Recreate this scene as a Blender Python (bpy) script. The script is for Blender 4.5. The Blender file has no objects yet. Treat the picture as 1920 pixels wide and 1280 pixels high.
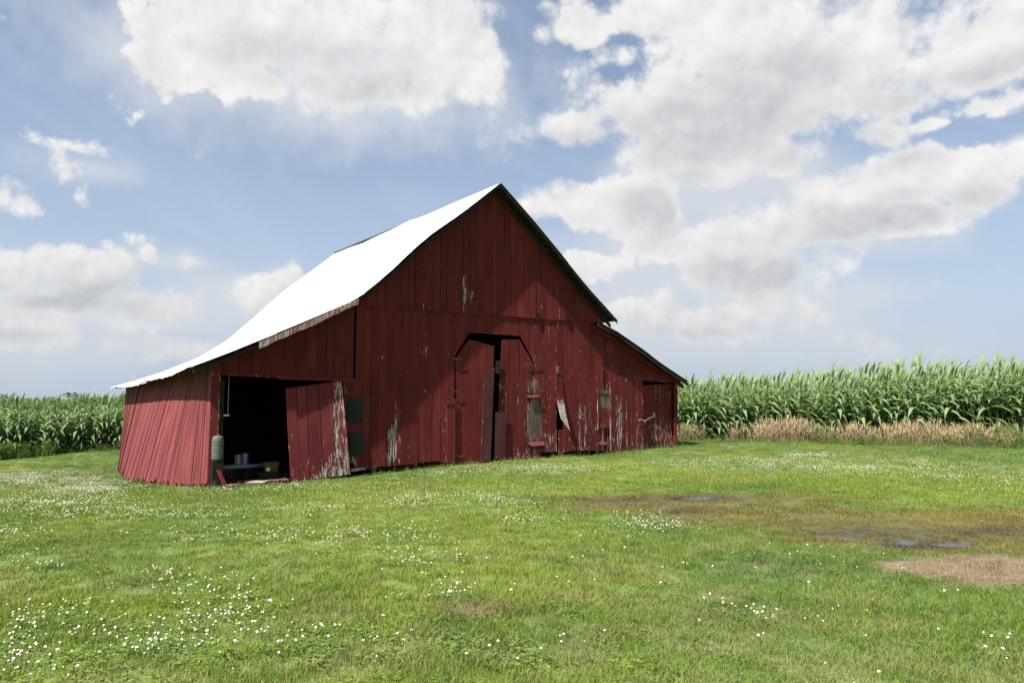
import bpy, bmesh, math, random
import numpy as np
from mathutils import Vector, Matrix, Euler

random.seed(7); rng = np.random.default_rng(11)
SC = bpy.context.scene
COL = SC.collection

# ------------------------------------------------------------------ camera
EYE = 1.7
F_PX = 1350.0                      # focal length in pixels of the 1920 px wide photograph
HORIZON = 750.0
PITCH = math.atan((HORIZON - 640) / F_PX)
cam_d = bpy.data.cameras.new('camera'); cam = bpy.data.objects.new('camera', cam_d)
COL.objects.link(cam)
cam_d.sensor_width = 36.0; cam_d.lens = F_PX / 1920 * 36.0
cam_d.clip_start = 0.1; cam_d.clip_end = 9000
cam.location = (0, 0, EYE); cam.rotation_euler = (math.pi / 2 + PITCH, 0, 0)
SC.camera = cam

# ------------------------------------------------------------------ survey: sight lines to real planes
_c, _s = math.cos(PITCH), math.sin(PITCH)
def ray(x, y):
    a, b = x - 960.0, 640.0 - y
    return np.array([a, F_PX * _c - b * _s, F_PX * _s + b * _c])
U = np.array([0.80222, 0.59703]); V = np.array([-0.59703, 0.80222])      # along / into the barn
ORG = np.array([6.2205, 27.3178])                                          # right front corner of the barn
def wall(x, y, n=0.0):             # point on the plane parallel to the barn front, n metres proud -> (lx, z)
    r = ray(x, y); O = ORG - n * V
    k, t = np.linalg.solve(np.array([[r[0], -U[0]], [r[1], -U[1]]]), O)
    return float(t), float(EYE + k * r[2])
def on_ground(x, y, z=-0.1):
    r = ray(x, y); q = r * ((z - EYE) / r[2]); return float(q[0]), float(q[1])

# ------------------------------------------------------------------ sun and exposure
sl = np.array([-1.0, -0.225, 1.52])                                        # towards the sun, barn frame
sw = np.array([sl[0] * U[0] + sl[1] * V[0], sl[0] * U[1] + sl[1] * V[1], sl[2]]); sw /= np.linalg.norm(sw)
SUN_EL = math.asin(sw[2]); SUN_AZ = math.atan2(sw[0], sw[1])
sun_d = bpy.data.lights.new('sun', 'SUN'); sun = bpy.data.objects.new('sun', sun_d); COL.objects.link(sun)
sun_d.energy = 5.0; sun_d.angle = math.radians(0.53); sun_d.color = (1.0, 0.965, 0.91)
sun.rotation_euler = Vector((-sw[0], -sw[1], -sw[2])).to_track_quat('-Z', 'Y').to_euler()
sun.location = (0, 0, 60)
vs = SC.view_settings
vs.view_transform = 'Standard'; vs.look = 'None'; vs.exposure = 1.35; vs.gamma = 1.0; vs.use_curve_mapping = False
SC.display_settings.display_device = 'sRGB'

# ------------------------------------------------------------------ node helper
class NT:
    def __init__(s, tree):
        s.t = tree; s.n = tree.nodes; s.l = tree.links
    def put(s, sock, v):
        if v is None: return
        if isinstance(v, bpy.types.NodeSocket): s.l.new(v, sock)
        elif isinstance(v, (tuple, list, np.ndarray)):
            v = list(map(float, v))
            if len(sock.default_value) == 4 and len(v) == 3: v.append(1.0)
            sock.default_value = v
        else: sock.default_value = v
    def math(s, op, a, b=None, c=None, clamp=False):
        n = s.n.new('ShaderNodeMath'); n.operation = op; n.use_clamp = clamp
        for i, v in enumerate((a, b, c)): s.put(n.inputs[i], v) if v is not None else None
        return n.outputs[0]
    def vec(s, op, a, b=None, c=None, out=0, scale=None):
        n = s.n.new('ShaderNodeVectorMath'); n.operation = op
        for i, v in enumerate((a, b, c)):
            if v is not None: s.put(n.inputs[i], v)
        if scale is not None: s.put(n.inputs['Scale'], scale)
        return n.outputs[out]
    def noise(s, vec, scale, detail=3, rough=0.5, dist=0.0, dim='3D', w=None, col=False):
        n = s.n.new('ShaderNodeTexNoise'); n.noise_dimensions = dim
        if vec is not None: s.put(n.inputs['Vector'], vec)
        n.inputs['Scale'].default_value = scale; n.inputs['Detail'].default_value = detail
        n.inputs['Roughness'].default_value = rough; n.inputs['Distortion'].default_value = dist
        if w is not None: s.put(n.inputs['W'], w)
        return n.outputs['Color' if col else 'Fac']
    def ramp(s, v, a, b, c=0.0, d=1.0, smooth=True):
        n = s.n.new('ShaderNodeMapRange'); n.interpolation_type = 'SMOOTHSTEP' if smooth else 'LINEAR'
        n.clamp = True
        for k, x in zip(('Value', 'From Min', 'From Max', 'To Min', 'To Max'), (v, a, b, c, d)): s.put(n.inputs[k], x)
        return n.outputs['Result']
    def mix(s, f, a, b, mode='MIX'):
        n = s.n.new('ShaderNodeMix'); n.data_type = 'RGBA'; n.blend_type = mode
        s.put(n.inputs[0], f); s.put(n.inputs[6], a); s.put(n.inputs[7], b); return n.outputs[2]
    def attr(s, name, typ='GEOMETRY', out='Fac'):
        n = s.n.new('ShaderNodeAttribute'); n.attribute_name = name; n.attribute_type = typ
        return n.outputs[out]
    def scalevec(s, v, sc):
        return s.vec('MULTIPLY', v, sc)

def new_mat(name):
    m = bpy.data.materials.new(name); m.use_nodes = True
    nt = NT(m.node_tree); b = m.node_tree.nodes['Principled BSDF']
    return m, nt, b

# ------------------------------------------------------------------ world: clear sky plus cumulus
def build_world():
    w = bpy.data.worlds.new('World'); SC.world = w; w.use_nodes = True
    nt = NT(w.node_tree); bg = w.node_tree.nodes['Background']
    sky = nt.n.new('ShaderNodeTexSky'); sky.sky_type = 'NISHITA'; sky.sun_disc = False
    sky.sun_elevation = SUN_EL; sky.sun_rotation = SUN_AZ
    sky.air_density = 1.0; sky.dust_density = 1.6; sky.ozone_density = 1.2
    tc = nt.n.new('ShaderNodeTexCoord'); D = tc.outputs['Generated']
    sep = nt.n.new('ShaderNodeSeparateXYZ'); nt.l.new(D, sep.inputs[0])
    az = nt.math('ARCTAN2', sep.outputs[0], sep.outputs[1])
    el = nt.math('ARCSINE', sep.outputs[2])
    comb = nt.n.new('ShaderNodeCombineXYZ'); nt.l.new(az, comb.inputs[0]); nt.l.new(el, comb.inputs[1])
    P0 = comb.outputs[0]
    wn = nt.noise(D, 5.0, 2, 0.5, col=True)
    P = nt.vec('ADD', P0, nt.vec('SCALE', nt.vec('SUBTRACT', wn, (0.5, 0.5, 0.5)), scale=0.05))
    P = nt.vec('MULTIPLY', P, (1, 1, 0))
    def puffs(v, sc, det=3.0):
        n = nt.n.new('ShaderNodeTexVoronoi'); n.feature = 'F1'; n.normalize = False
        nt.put(n.inputs['Vector'], v); n.inputs['Scale'].default_value = sc; n.inputs['Detail'].default_value = det
        n.inputs['Roughness'].default_value = 0.56; n.inputs['Lacunarity'].default_value = 2.2
        return n.outputs['Distance']
    def azel(x, y):
        r = ray(x, y); return math.atan2(r[0], r[1]), math.atan2(r[2], math.hypot(r[0], r[1]))
    def blob(cx, cy, rx, ry):
        a0, e0 = azel(cx, cy); a1, _ = azel(cx + rx, cy); a2, _ = azel(cx - rx, cy)
        _, e1 = azel(cx, cy - ry); _, e2 = azel(cx, cy + ry)
        ra, re = abs(a1 - a2) / 2, abs(e1 - e2) / 2
        v = nt.vec('MULTIPLY_ADD', P, (1 / ra, 1 / re, 0), (-a0 / ra, -e0 / re, 0))
        L = nt.vec('LENGTH', v, out=1); w = min(1.0, max(.42, math.sqrt(rx * ry) / 95.0))
        return nt.math('MULTIPLY_ADD', L, w, 1 - w) if w < 1 else L
    def field(blobs, k=0.25):
        d = None
        for b in blobs:
            L = blob(*b[:4])
            if len(b) > 4: L = nt.math('ADD', L, b[4])
            d = L if d is None else nt.math('SMOOTH_MIN', d, L, k)
        return d
    dense = [  # big cloud upper left
        (410, 60, 150, 130), (600, 50, 210, 165), (800, 70, 160, 150), (890, 120, 75, 105), (480, 165, 120, 60),
        (690, 175, 180, 52), (330, 110, 75, 80), (925, 165, 35, 60),
        # great bank upper right
        (1110, 50, 110, 50), (1175, 110, 60, 48), (1270, 20, 180, 60), (1400, 60, 220, 120), (1240, 200, 190, 105), (1080, 245, 115, 40),
        (1420, 190, 260, 130), (1600, 90, 260, 130), (1790, 110, 190, 100), (1900, 90, 80, 75), (1300, 290, 180, 70),
        (1440, 300, 130, 50), (1690, 190, 100, 30),
        # right middle bank
        (1560, 360, 90, 55), (1700, 345, 160, 65), (1840, 345, 140, 75), (1920, 310, 70, 75), (1640, 250, 55, 28),
        (1560, 420, 140, 60), (1700, 420, 180, 35), (1850, 200, 110, 30), (1740, 235, 60, 14),
        # left of centre beside the ridge
        (1105, 385, 115, 62), (1200, 395, 90, 55), (1030, 395, 60, 38), (1240, 440, 70, 40), (1110, 490, 70, 26),
        # centre right cumulus
        (1370, 455, 100, 78), (1470, 425, 110, 55), (1430, 515, 135, 50), (1550, 505, 70, 42), (1330, 490, 60, 50),
        (1225, 590, 105, 46), (1330, 600, 150, 48), (1430, 580, 150, 46), (1500, 600, 70, 46),
        (1662, 640, 85, 32),
        # left side
        (135, 275, 80, 26), (120, 320, 44, 48), (45, 368, 75, 42), (140, 365, 34, 34),
        (50, 490, 130, 46), (170, 520, 100, 52), (60, 605, 120, 48), (270, 575, 130, 60), (110, 560, 150, 40),
        (272, 476, 16, 15), (352, 482, 32, 14), (505, 545, 85, 42), (545, 530, 50, 32), (330, 655, 140, 34),
        (960, -110, 500, 80), (100, -300, 300, 120), (2300, 100, 260, 160), (2250, 420, 240, 60), (-350, 480, 240, 80),
        (-420, 120, 200, 90), (2500, 600, 200, 40)]
    thin = [(1290, 350, 150, 60), (1400, 360, 180, 60), (1300, 440, 110, 50), (1600, 440, 170, 45), (170, 620, 230, 55),
            (1350, 640, 260, 40), (1230, 540, 110, 40), (1600, 560, 90, 30), (330, 590, 100, 50), (160, 320, 60, 20),
            (310, 485, 60, 14), (70, 540, 160, 60), (1500, 380, 120, 60), (1250, 470, 200, 90), (1500, 620, 160, 60), (1050, 560, 120, 50), (90, 650, 160, 40), (450, 560, 140, 50), (620, 150, 380, 110), (1650, 665, 110, 22), (1180, 670, 160, 26)]
    dark = [(620, 140, 190, 60), (1320, 255, 230, 60), (1450, 150, 180, 55), (1700, 180, 140, 35), (1430, 500, 100, 40), (1430, 505, 90, 34),
            (1430, 520, 80, 25), (1640, 425, 200, 38), (1100, 445, 100, 25), (140, 560, 150, 36), (1300, 370, 150, 46),
            (1330, 625, 150, 14), (1820, 140, 120, 28), (1560, 290, 130, 50), (1280, 220, 160, 50), (1860, 385, 90, 25),
            (60, 625, 70, 12), (1020, 270, 80, 14), (1700, 290, 60, 20)]
    dd = field(dense, 0.22)
    dt = field(thin, 0.4)
    dk = field(dark, 0.5)
    off = nt.vec('ADD', D, (-0.010, 0.0, 0.018))
    n1 = nt.noise(D, 11.0, 8, 0.58); n1b = nt.noise(off, 11.0, 6, 0.52)
    v1 = puffs(D, 17.0, 3.5); v1b = puffs(off, 17.0, 2.5)
    n0 = nt.noise(D, 4.0, 4, 0.5)
    # beyond the picture: scattered cumulus of the same kind all round
    far = nt.noise(nt.vec('MULTIPLY', D, (1, 1, 2.2)), 2.6, 5, 0.55)
    away = nt.math('MAXIMUM', nt.ramp(nt.math('ABSOLUTE', az), 0.72, 0.95), nt.ramp(el, 0.62, 0.8))
    gd = nt.math('MULTIPLY', nt.math('SUBTRACT', far, 0.52), nt.math('MULTIPLY', away, 5.0))
    core = nt.math('SUBTRACT', 1.0, dd)                                   # >0 inside
    core = nt.math('MAXIMUM', core, nt.math('SUBTRACT', gd, 0.25))
    rag = nt.math('ADD', nt.math('MULTIPLY', nt.math('SUBTRACT', n1, 0.5), 1.25), nt.math('MULTIPLY', nt.math('SUBTRACT', 0.80, v1), 0.50))
    dens = nt.math('ADD', nt.math('ADD', core, rag), 0.16)
    soft = nt.ramp(n0, .35, .65, .16, .55)
    a_dense = nt.ramp(dens, -0.04, soft)
    a_thin = nt.math('MULTIPLY', nt.ramp(nt.math('ADD', nt.math('SUBTRACT', 1.0, dt), nt.math('MULTIPLY', nt.math('SUBTRACT', n1, 0.5), 2.2)), -0.75, 0.65), 0.94)
    # thin diagonal cirrus
    rot = nt.n.new('ShaderNodeVectorRotate'); rot.rotation_type = 'Z_AXIS'; nt.put(rot.inputs['Vector'], P0); rot.inputs['Angle'].default_value = math.radians(28)
    ci = nt.noise(nt.vec('MULTIPLY', rot.outputs[0], (1.6, 9.0, 0)), 1.3, 6, 0.6, 0.9)
    a_ci = nt.ramp(ci, 0.42, 0.85, 0.0, 0.26)
    # relief: bright towards the sun, greyer undersides
    relief = nt.math('ADD', nt.math('MULTIPLY', nt.math('SUBTRACT', n1, n1b), 0.42), nt.math('MULTIPLY', nt.math('SUBTRACT', v1b, v1), 0.12))
    shade = nt.math('MULTIPLY', nt.ramp(nt.math('ADD', nt.math('SUBTRACT', 1.0, dk), nt.math('MULTIPLY', nt.math('SUBTRACT', n1, 0.5), 1.3)), -0.6, 0.7), nt.ramp(dens, 0.05, 0.6))
    lum = nt.math('ADD', nt.ramp(dens, 0.0, 0.5, 0.895, 0.865), nt.math('MULTIPLY', shade, -0.20))
    lum = nt.math('ADD', lum, nt.math('ADD', relief, nt.math('MULTIPLY', nt.math('SUBTRACT', n0, 0.5), 0.10)))
    lum = nt.math('SUBTRACT', lum, nt.ramp(el, 0.02, 0.30, 0.10, 0.0))
    lum = nt.math('MINIMUM', nt.math('MAXIMUM', lum, 0.50), 0.93)
    warm = nt.mix(nt.ramp(lum, 0.5, 0.9), (0.93, 0.965, 1.03), (1.0, 0.995, 0.985))
    SKY_STRENGTH = 0.055
    k = 1.0 / SKY_STRENGTH / (2 ** vs.exposure)
    cloud = nt.vec('SCALE', warm, scale=nt.math('MULTIPLY', lum, k))
    # clear air: Nishita, a little whitened by summer haze
    hz = nt.ramp(el, -0.02, 0.42, 0.92, 0.26, smooth=False)
    blue = nt.mix(hz, nt.vec('SCALE', sky.outputs[0], scale=1.0), (0.55 * k, 0.64 * k, 0.80 * k))
    s1 = nt.mix(a_ci, blue, (0.66 * k, 0.74 * k, 0.88 * k))
    s2 = nt.mix(a_thin, s1, (0.66 * k, 0.70 * k, 0.765 * k))
    out = nt.mix(a_dense, s2, cloud)
    low = nt.ramp(el, 0.0, 0.14, 0.42, 0.0)
    out = nt.mix(low, out, (0.49 * k, 0.555 * k, 0.65 * k))
    nt.l.new(out, bg.inputs['Color']); bg.inputs['Strength'].default_value = SKY_STRENGTH
build_world()

# ------------------------------------------------------------------ numpy value noise
_tab = rng.random((256, 256))
def vnoise(x, y, scale):
    x = np.asarray(x, float) * scale + 1000.3; y = np.asarray(y, float) * scale + 1000.7
    xi = np.floor(x).astype(int); yi = np.floor(y).astype(int); fx = x - xi; fy = y - yi
    fx = fx * fx * (3 - 2 * fx); fy = fy * fy * (3 - 2 * fy)
    g = lambda a, b: _tab[a & 255, b & 255]
    return (g(xi, yi) * (1 - fx) + g(xi + 1, yi) * fx) * (1 - fy) + (g(xi, yi + 1) * (1 - fx) + g(xi + 1, yi + 1) * fx) * fy
def fbm(x, y, scale, o=4):
    t = 0; a = 1; s = 0
    for i in range(o):
        t = t + a * vnoise(np.asarray(x) + 17.1 * i, np.asarray(y) - 9.3 * i, scale * 2 ** i); s += a; a *= .5
    return t / s
def sstep(a, b, x):
    t = np.clip((x - a) / (b - a), 0, 1); return t * t * (3 - 2 * t)

# ------------------------------------------------------------------ ground relief
def L2W(lx, ly): p = ORG + lx * U + ly * V; return float(p[0]), float(p[1])
CP = [(0, 0, 0), (0, 5, 0), (5, 5, 0), (-6, 6, -.05), (-12, 12, -.3), (6, 12, -.06), (0, 13, -.1), (5, 9, -.12), (10, 14, -.1),
      (-5, 13, -.17), (-16, 20, -.62), (-23, 33, -.95), (-19.6, 36.5, -.74), (-30, 30, -.92), (-10, 40, -.8), (-15, 12, -.35),
      (7, 30.5, -.02), (14, 30, -.08), (20, 28.7, -.15), (25, 20, -.1), (15, 15, -.08), (20, 60, -.2), (-40, 60, -1), (0, 60, -.6),
      (45, 40, -.3), (40, 5, -.1), (-35, 5, -.4), (-45, 30, -.9), (0, -8, 0)]
for lx, ly, z in ((-16.75, 0, -.37), (-12.6, 0, -.34), (-9.7, 0, -.20), (-6.9, 0, -.17), (-3.8, 0, -.17), (0, 0, -.04),
                  (-16.9, 6, -.76), (-17, 12, -.83), (-8, 6, -.35), (0, 12, -.2)):
    CP.append((*L2W(lx, ly), z))
CP = np.array(CP)
def _tps():
    n = len(CP); d = np.hypot(CP[:, None, 0] - CP[None, :, 0], CP[:, None, 1] - CP[None, :, 1])
    K = np.where(d > 0, d * d * np.log(d + 1e-9), 0) + np.eye(n) * 2.0
    Pm = np.c_[np.ones(n), CP[:, :2]]
    A = np.block([[K, Pm], [Pm.T, np.zeros((3, 3))]])
    return np.linalg.solve(A, np.r_[CP[:, 2], 0, 0, 0])
_w = _tps()
def gz(x, y):
    x = np.asarray(x, float); y = np.asarray(y, float); sh = x.shape; x = x.ravel(); y = y.ravel()
    cx, cy = np.clip(x, -45, 45), np.clip(y, -8, 60)
    out = np.empty(len(x))
    for i in range(0, len(x), 20000):
        a, b = cx[i:i + 20000], cy[i:i + 20000]
        d = np.hypot(a[:, None] - CP[:, 0], b[:, None] - CP[:, 1])
        out[i:i + 20000] = (d * d * np.log(d + 1e-9)) @ _w[:-3] + _w[-3] + _w[-2] * a + _w[-1] * b
    far = sstep(0, 60, np.hypot(x - cx, y - cy))
    out = out * (1 - far) - 0.7 * far
    out += (fbm(x, y, 0.35, 3) - .5) * 0.05 * (1 - far)
    return out.reshape(sh)
def gz1(x, y): return float(gz(np.array([x]), np.array([y]))[0])

def loc_of(x, y):                       # world -> barn frame
    dx, dy = np.asarray(x) - ORG[0], np.asarray(y) - ORG[1]
    return dx * U[0] + dy * U[1], dx * V[0] + dy * V[1]

# patches of the lawn, each measured as an ellipse lying on the ground
def ell(px, py, rx, ry, z=-.1):
    x, y = on_ground(px, py, z); x1, _ = on_ground(px + rx, py, z); _, y1 = on_ground(px, py - ry, z); _, y2 = on_ground(px, py + ry, z)
    return x, y, abs(x1 - x), max(abs(y1 - y2) / 2, .05)
def zone(E, x, y):
    m = np.zeros(np.shape(x))
    for e in E:
        X, Y, A, B = ell(*e[:4]); wt = e[4] if len(e) > 4 else 1.0
        # follow the slant of the line of sight
        dx, dy = x - X, y - Y; sx = dx - dy * X / Y
        m = np.maximum(m, wt * np.clip(1.35 - np.hypot(sx / A, dy / B), 0, 1))
    return m
WET = [(1290, 938, 330, 10), (1250, 950, 200, 14), (1450, 970, 220, 22), (1680, 990, 260, 30), (1880, 990, 260, 40), (1560, 1008, 120, 14), (1750, 1022, 140, 12), (2150, 985, 240, 45)]
MUD = [(1310, 937, 120, 6), (1160, 940, 110, 5, .8), (1640, 1000, 200, 14, .7), (1720, 1022, 110, 9), (1300, 960, 130, 8, .5), (1850, 1000, 120, 14, .6)]
DRY = [(1830, 1062, 170, 26), (1690, 1062, 60, 13, .9), (1900, 1085, 100, 26), (2050, 1085, 160, 40), (1080, 1140, 60, 12, .45), (890, 1170, 60, 14, .55), (1150, 1090, 90, 10, .35),
       (1780, 1170, 50, 10, .5), (1520, 1085, 50, 8, .4), (690, 1100, 40, 6, .4), (620, 1150, 50, 14, .4), (250, 1110, 90, 10, .35), (1420, 1065, 40, 7, .4), (1350, 1190, 60, 14, .3)]
CLOV = [(60, 860, 170, 18, 1.0), (150, 885, 120, 18, .8), (80, 930, 170, 30, .75), (300, 960, 170, 22, .45), (560, 905, 260, 10, .4),
        (400, 1010, 90, 22, .6), (560, 1015, 130, 20, .55), (740, 1010, 110, 20, .95), (780, 1065, 90, 18, .95), (640, 1040, 80, 12, .5), (820, 1130, 90, 22, .9),
        (900, 945, 170, 22, .75), (1000, 985, 60, 16, .8), (1230, 990, 90, 14, .75), (1180, 975, 150, 12, .5), (980, 880, 200, 10, .6),
        (1400, 870, 160, 10, .6), (1600, 885, 200, 12, .65), (1800, 895, 150, 16, .5), (1520, 860, 60, 8, .9), (1700, 870, 180, 10, .45), (1880, 910, 120, 14, .4),
        (110, 1190, 140, 40, .9), (260, 1230, 220, 60, 1.0), (60, 1260, 120, 50, 1.0), (420, 1180, 120, 60, .75), (330, 1110, 150, 28, .65), (560, 1240, 120, 40, .6),
        (950, 1262, 150, 24, .9), (1080, 1240, 60, 26, .75), (1200, 1235, 90, 20, .35), (660, 1220, 80, 30, .5), (760, 1255, 120, 30, .45), (1430, 1180, 40, 20, .6), (1340, 1262, 60, 16, .5), (1870, 1262, 50, 20, .6),
        (-150, 960, 200, 70, .8), (-200, 1150, 200, 120, .7), (40, 1080, 120, 20, .3), (480, 1120, 110, 20, .35), (620, 960, 160, 20, .35), (1600, 1262, 60, 12, .12), (1150, 1240, 70, 20, .4), (860, 1240, 60, 40, .4)]
def lawn_colour(x, y, wet, mud, dry, clov):
    n1 = fbm(x, y, .22, 3); n2 = fbm(x + 40, y, 0.9, 3); n3 = fbm(x, y + 70, 3.2, 2)
    g_yel = np.array((.135, .170, .026)); g_mid = np.array((.095, .138, .026)); g_deep = np.array((.060, .105, .024)); tan = np.array((.200, .170, .085))
    def mx(a, b, t): return a + (b - a) * t[..., None]
    c = mx(np.broadcast_to(g_mid, np.shape(x) + (3,)), g_yel, sstep(.42, .64, n1 * .6 + n2 * .4))
    c = mx(c, g_deep, sstep(.50, .68, n2 * .55 + (1 - n1) * .45) * .9)
    c = mx(c, tan, sstep(.52, .74, n3 * .6 + fbm(x - 30, y + 12, .6, 2) * .4) * .42)
    c = mx(c, np.array((.118, .102, .022)), sstep(.03, .7, wet + (n2 - .5) * .4) * (wet > 0) * .92)
    c = mx(c, np.array((.17, .14, .025)), sstep(.3, .9, wet) * sstep(.45, .6, n2) * .6)
    c = mx(c, np.array((.052, .040, .018)), sstep(.05, .75, mud + (n2 - .5) * .7) * (mud > 0) * .9)
    c = mx(c, np.array((.225, .155, .102)), sstep(.20, .75, dry * 1.05 + (n2 - .5) * .9 + (n3 - .5) * .5) * (dry > 0.01) * .92)
    c = mx(c, np.array((.060, .125, .035)), clov * .35)
    c = c * np.array((1.16, 1.24, 1.05)) ** (1 - np.clip(wet + dry, 0, 1))[..., None]
    return np.clip(c, 0, 1)

def mesh_obj(name, verts, faces, mat=None, parent=None, smooth=False, edges=()):
    me = bpy.data.meshes.new(name); me.from_pydata([tuple(map(float, v)) for v in verts], list(edges), [tuple(map(int, f)) for f in faces])
    if mat: me.materials.append(mat)
    if smooth: me.polygons.foreach_set('use_smooth', [True] * len(me.polygons))
    o = bpy.data.objects.new(name, me); COL.objects.link(o)
    if parent: o.parent = parent
    return o
def tag(o, label=None, cat=None, group=None, kind=None):
    if label: o['label'] = label
    if cat: o['category'] = cat
    if group: o['group'] = group
    if kind: o['kind'] = kind
    return o

def build_ground():
    def axis(a, b, st, far):
        core = np.arange(a, b + st / 2, st); out = []; d = 2.0; v = 0
        while v < far: v += d; d *= 1.6; out.append(v)
        out = np.array(out); return np.r_[a - out[::-1], core, b + out]
    xs = axis(-34, 36, .30, 4000); ys = axis(-6, 46, .30, 4000)
    X, Y = np.meshgrid(xs, ys); Z = gz(X, Y)
    # ground is lower under the building so that the boards hang free of it
    lx, ly = loc_of(X, Y)
    inside = sstep(0.05, .5, ly) * sstep(-.1, .4, -lx) * sstep(16.9, 16.5, -lx) * sstep(12.3, 11.9, ly)
    Z = Z - inside * .10
    ny, nx = X.shape
    idx = np.arange(nx * ny).reshape(ny, nx)
    f = np.stack([idx[:-1, :-1], idx[:-1, 1:], idx[1:, 1:], idx[1:, :-1]], -1).reshape(-1, 4)
    me = bpy.data.meshes.new('ground')
    me.from_pydata(np.c_[X.ravel(), Y.ravel(), Z.ravel()].tolist(), [], f.tolist())
    me.polygons.foreach_set('use_smooth', [True] * len(me.polygons))
    wet, mud, dry, cl = (zone(E_, X, Y) for E_ in (WET, MUD, DRY, CLOV))
    c = lawn_colour(X, Y, wet, mud, dry, cl) * .8
    soil = np.array((.075, .055, .035))
    corn = sstep(0, .6, Y - corn_edge(X))
    c = c + (soil - c) * np.maximum(inside, corn)[..., None]
    ca = me.color_attributes.new('tint', 'FLOAT_COLOR', 'POINT')
    ca.data.foreach_set('color', np.c_[c.reshape(-1, 3), np.ones(nx * ny)].ravel().astype(np.float32))
    wa = me.attributes.new('wet', 'FLOAT', 'POINT'); wa.data.foreach_set('value', mud.ravel().astype(np.float32))
    m, nt, b = new_mat('turf_soil')
    tcn = nt.n.new('ShaderNodeNewGeometry'); pos = tcn.outputs['Position']
    tint = nt.attr('tint', out='Color')
    n = nt.noise(pos, 14, 6, .65); n2 = nt.noise(pos, 90, 3, .6)
    col = nt.mix(nt.ramp(n, .35, .65), nt.vec('SCALE', tint, scale=.55), tint)
    col = nt.mix(nt.ramp(n2, .45, .62, 0, .55), col, nt.vec('MULTIPLY', tint, (1.25, 1.15, 1.2)))
    nt.l.new(col, b.inputs['Base Color'])
    nt.l.new(nt.ramp(nt.attr('wet'), .2, .9, .95, .7), b.inputs['Roughness'])
    bp = nt.n.new('ShaderNodeBump'); bp.inputs['Strength'].default_value = .9; bp.inputs['Distance'].default_value = .03
    nt.l.new(nt.math('ADD', n, nt.math('MULTIPLY', n2, .5)), bp.inputs['Height']); nt.l.new(bp.outputs[0], b.inputs['Normal'])
    me.materials.append(m)
    o = bpy.data.objects.new('ground', me); COL.objects.link(o); tag(o, 'grassy ground of the farmyard running out to the horizon', None, None, 'structure')

# front edge of the corn field as a function of x
CEX = [-60, -34, -23.2, -21.4, -19.5, -17, -8, 3, 6.9, 14.1, 20.25, 30, 60]
CEY = [27, 29, 32.9, 35.0, 36.6, 38.5, 43, 41, 30.9, 30.2, 28.9, 27.5, 25]
def corn_edge(x): return np.interp(x, CEX, CEY)
build_ground()

# ------------------------------------------------------------------ scatter by geometry nodes (stuff only)
def scatter(name, P, rot, scl, idx, tint, protos, label, cat):
    coll = bpy.data.collections.new(name + '_sources')
    for i, pr in enumerate(protos):
        pr.name = '%s_source_%02d' % (name, i)
        for c in list(pr.users_collection): c.objects.unlink(pr)
        coll.objects.link(pr)
    me = bpy.data.meshes.new(name); n = len(P)
    me.vertices.add(n); me.vertices.foreach_set('co', np.asarray(P, np.float32).ravel())
    for nm, ty, key, arr in (('rot', 'FLOAT_VECTOR', 'vector', rot), ('scl', 'FLOAT_VECTOR', 'vector', scl), ('idx', 'INT', 'value', idx), ('tint', 'FLOAT_VECTOR', 'vector', tint)):
        a = me.attributes.new(nm, ty, 'POINT'); a.data.foreach_set(key, np.asarray(arr, np.int32 if ty == 'INT' else np.float32).ravel())
    o = bpy.data.objects.new(name, me); COL.objects.link(o)
    g = bpy.data.node_groups.new(name + '_scatter', 'GeometryNodeTree')
    g.interface.new_socket('Geometry', in_out='INPUT', socket_type='NodeSocketGeometry')
    g.interface.new_socket('Geometry', in_out='OUTPUT', socket_type='NodeSocketGeometry')
    N, L = g.nodes, g.links
    gi, go = N.new('NodeGroupInput'), N.new('NodeGroupOutput')
    ip = N.new('GeometryNodeInstanceOnPoints'); ci = N.new('GeometryNodeCollectionInfo')
    ci.inputs['Collection'].default_value = coll; ci.inputs['Separate Children'].default_value = True; ci.inputs['Reset Children'].default_value = True
    def na(nm, ty):
        x = N.new('GeometryNodeInputNamedAttribute'); x.data_type = ty; x.inputs['Name'].default_value = nm; return x.outputs['Attribute']
    L.new(gi.outputs[0], ip.inputs['Points']); L.new(ci.outputs[0], ip.inputs['Instance'])
    ip.inputs['Pick Instance'].default_value = True
    L.new(na('idx', 'INT'), ip.inputs['Instance Index'])
    er = N.new('FunctionNodeEulerToRotation'); L.new(na('rot', 'FLOAT_VECTOR'), er.inputs[0]); L.new(er.outputs[0], ip.inputs['Rotation'])
    L.new(na('scl', 'FLOAT_VECTOR'), ip.inputs['Scale']); L.new(ip.outputs[0], go.inputs[0])
    md = o.modifiers.new('scatter', 'NODES'); md.node_group = g
    tag(o, label, cat, None, 'stuff')
    return o

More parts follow.
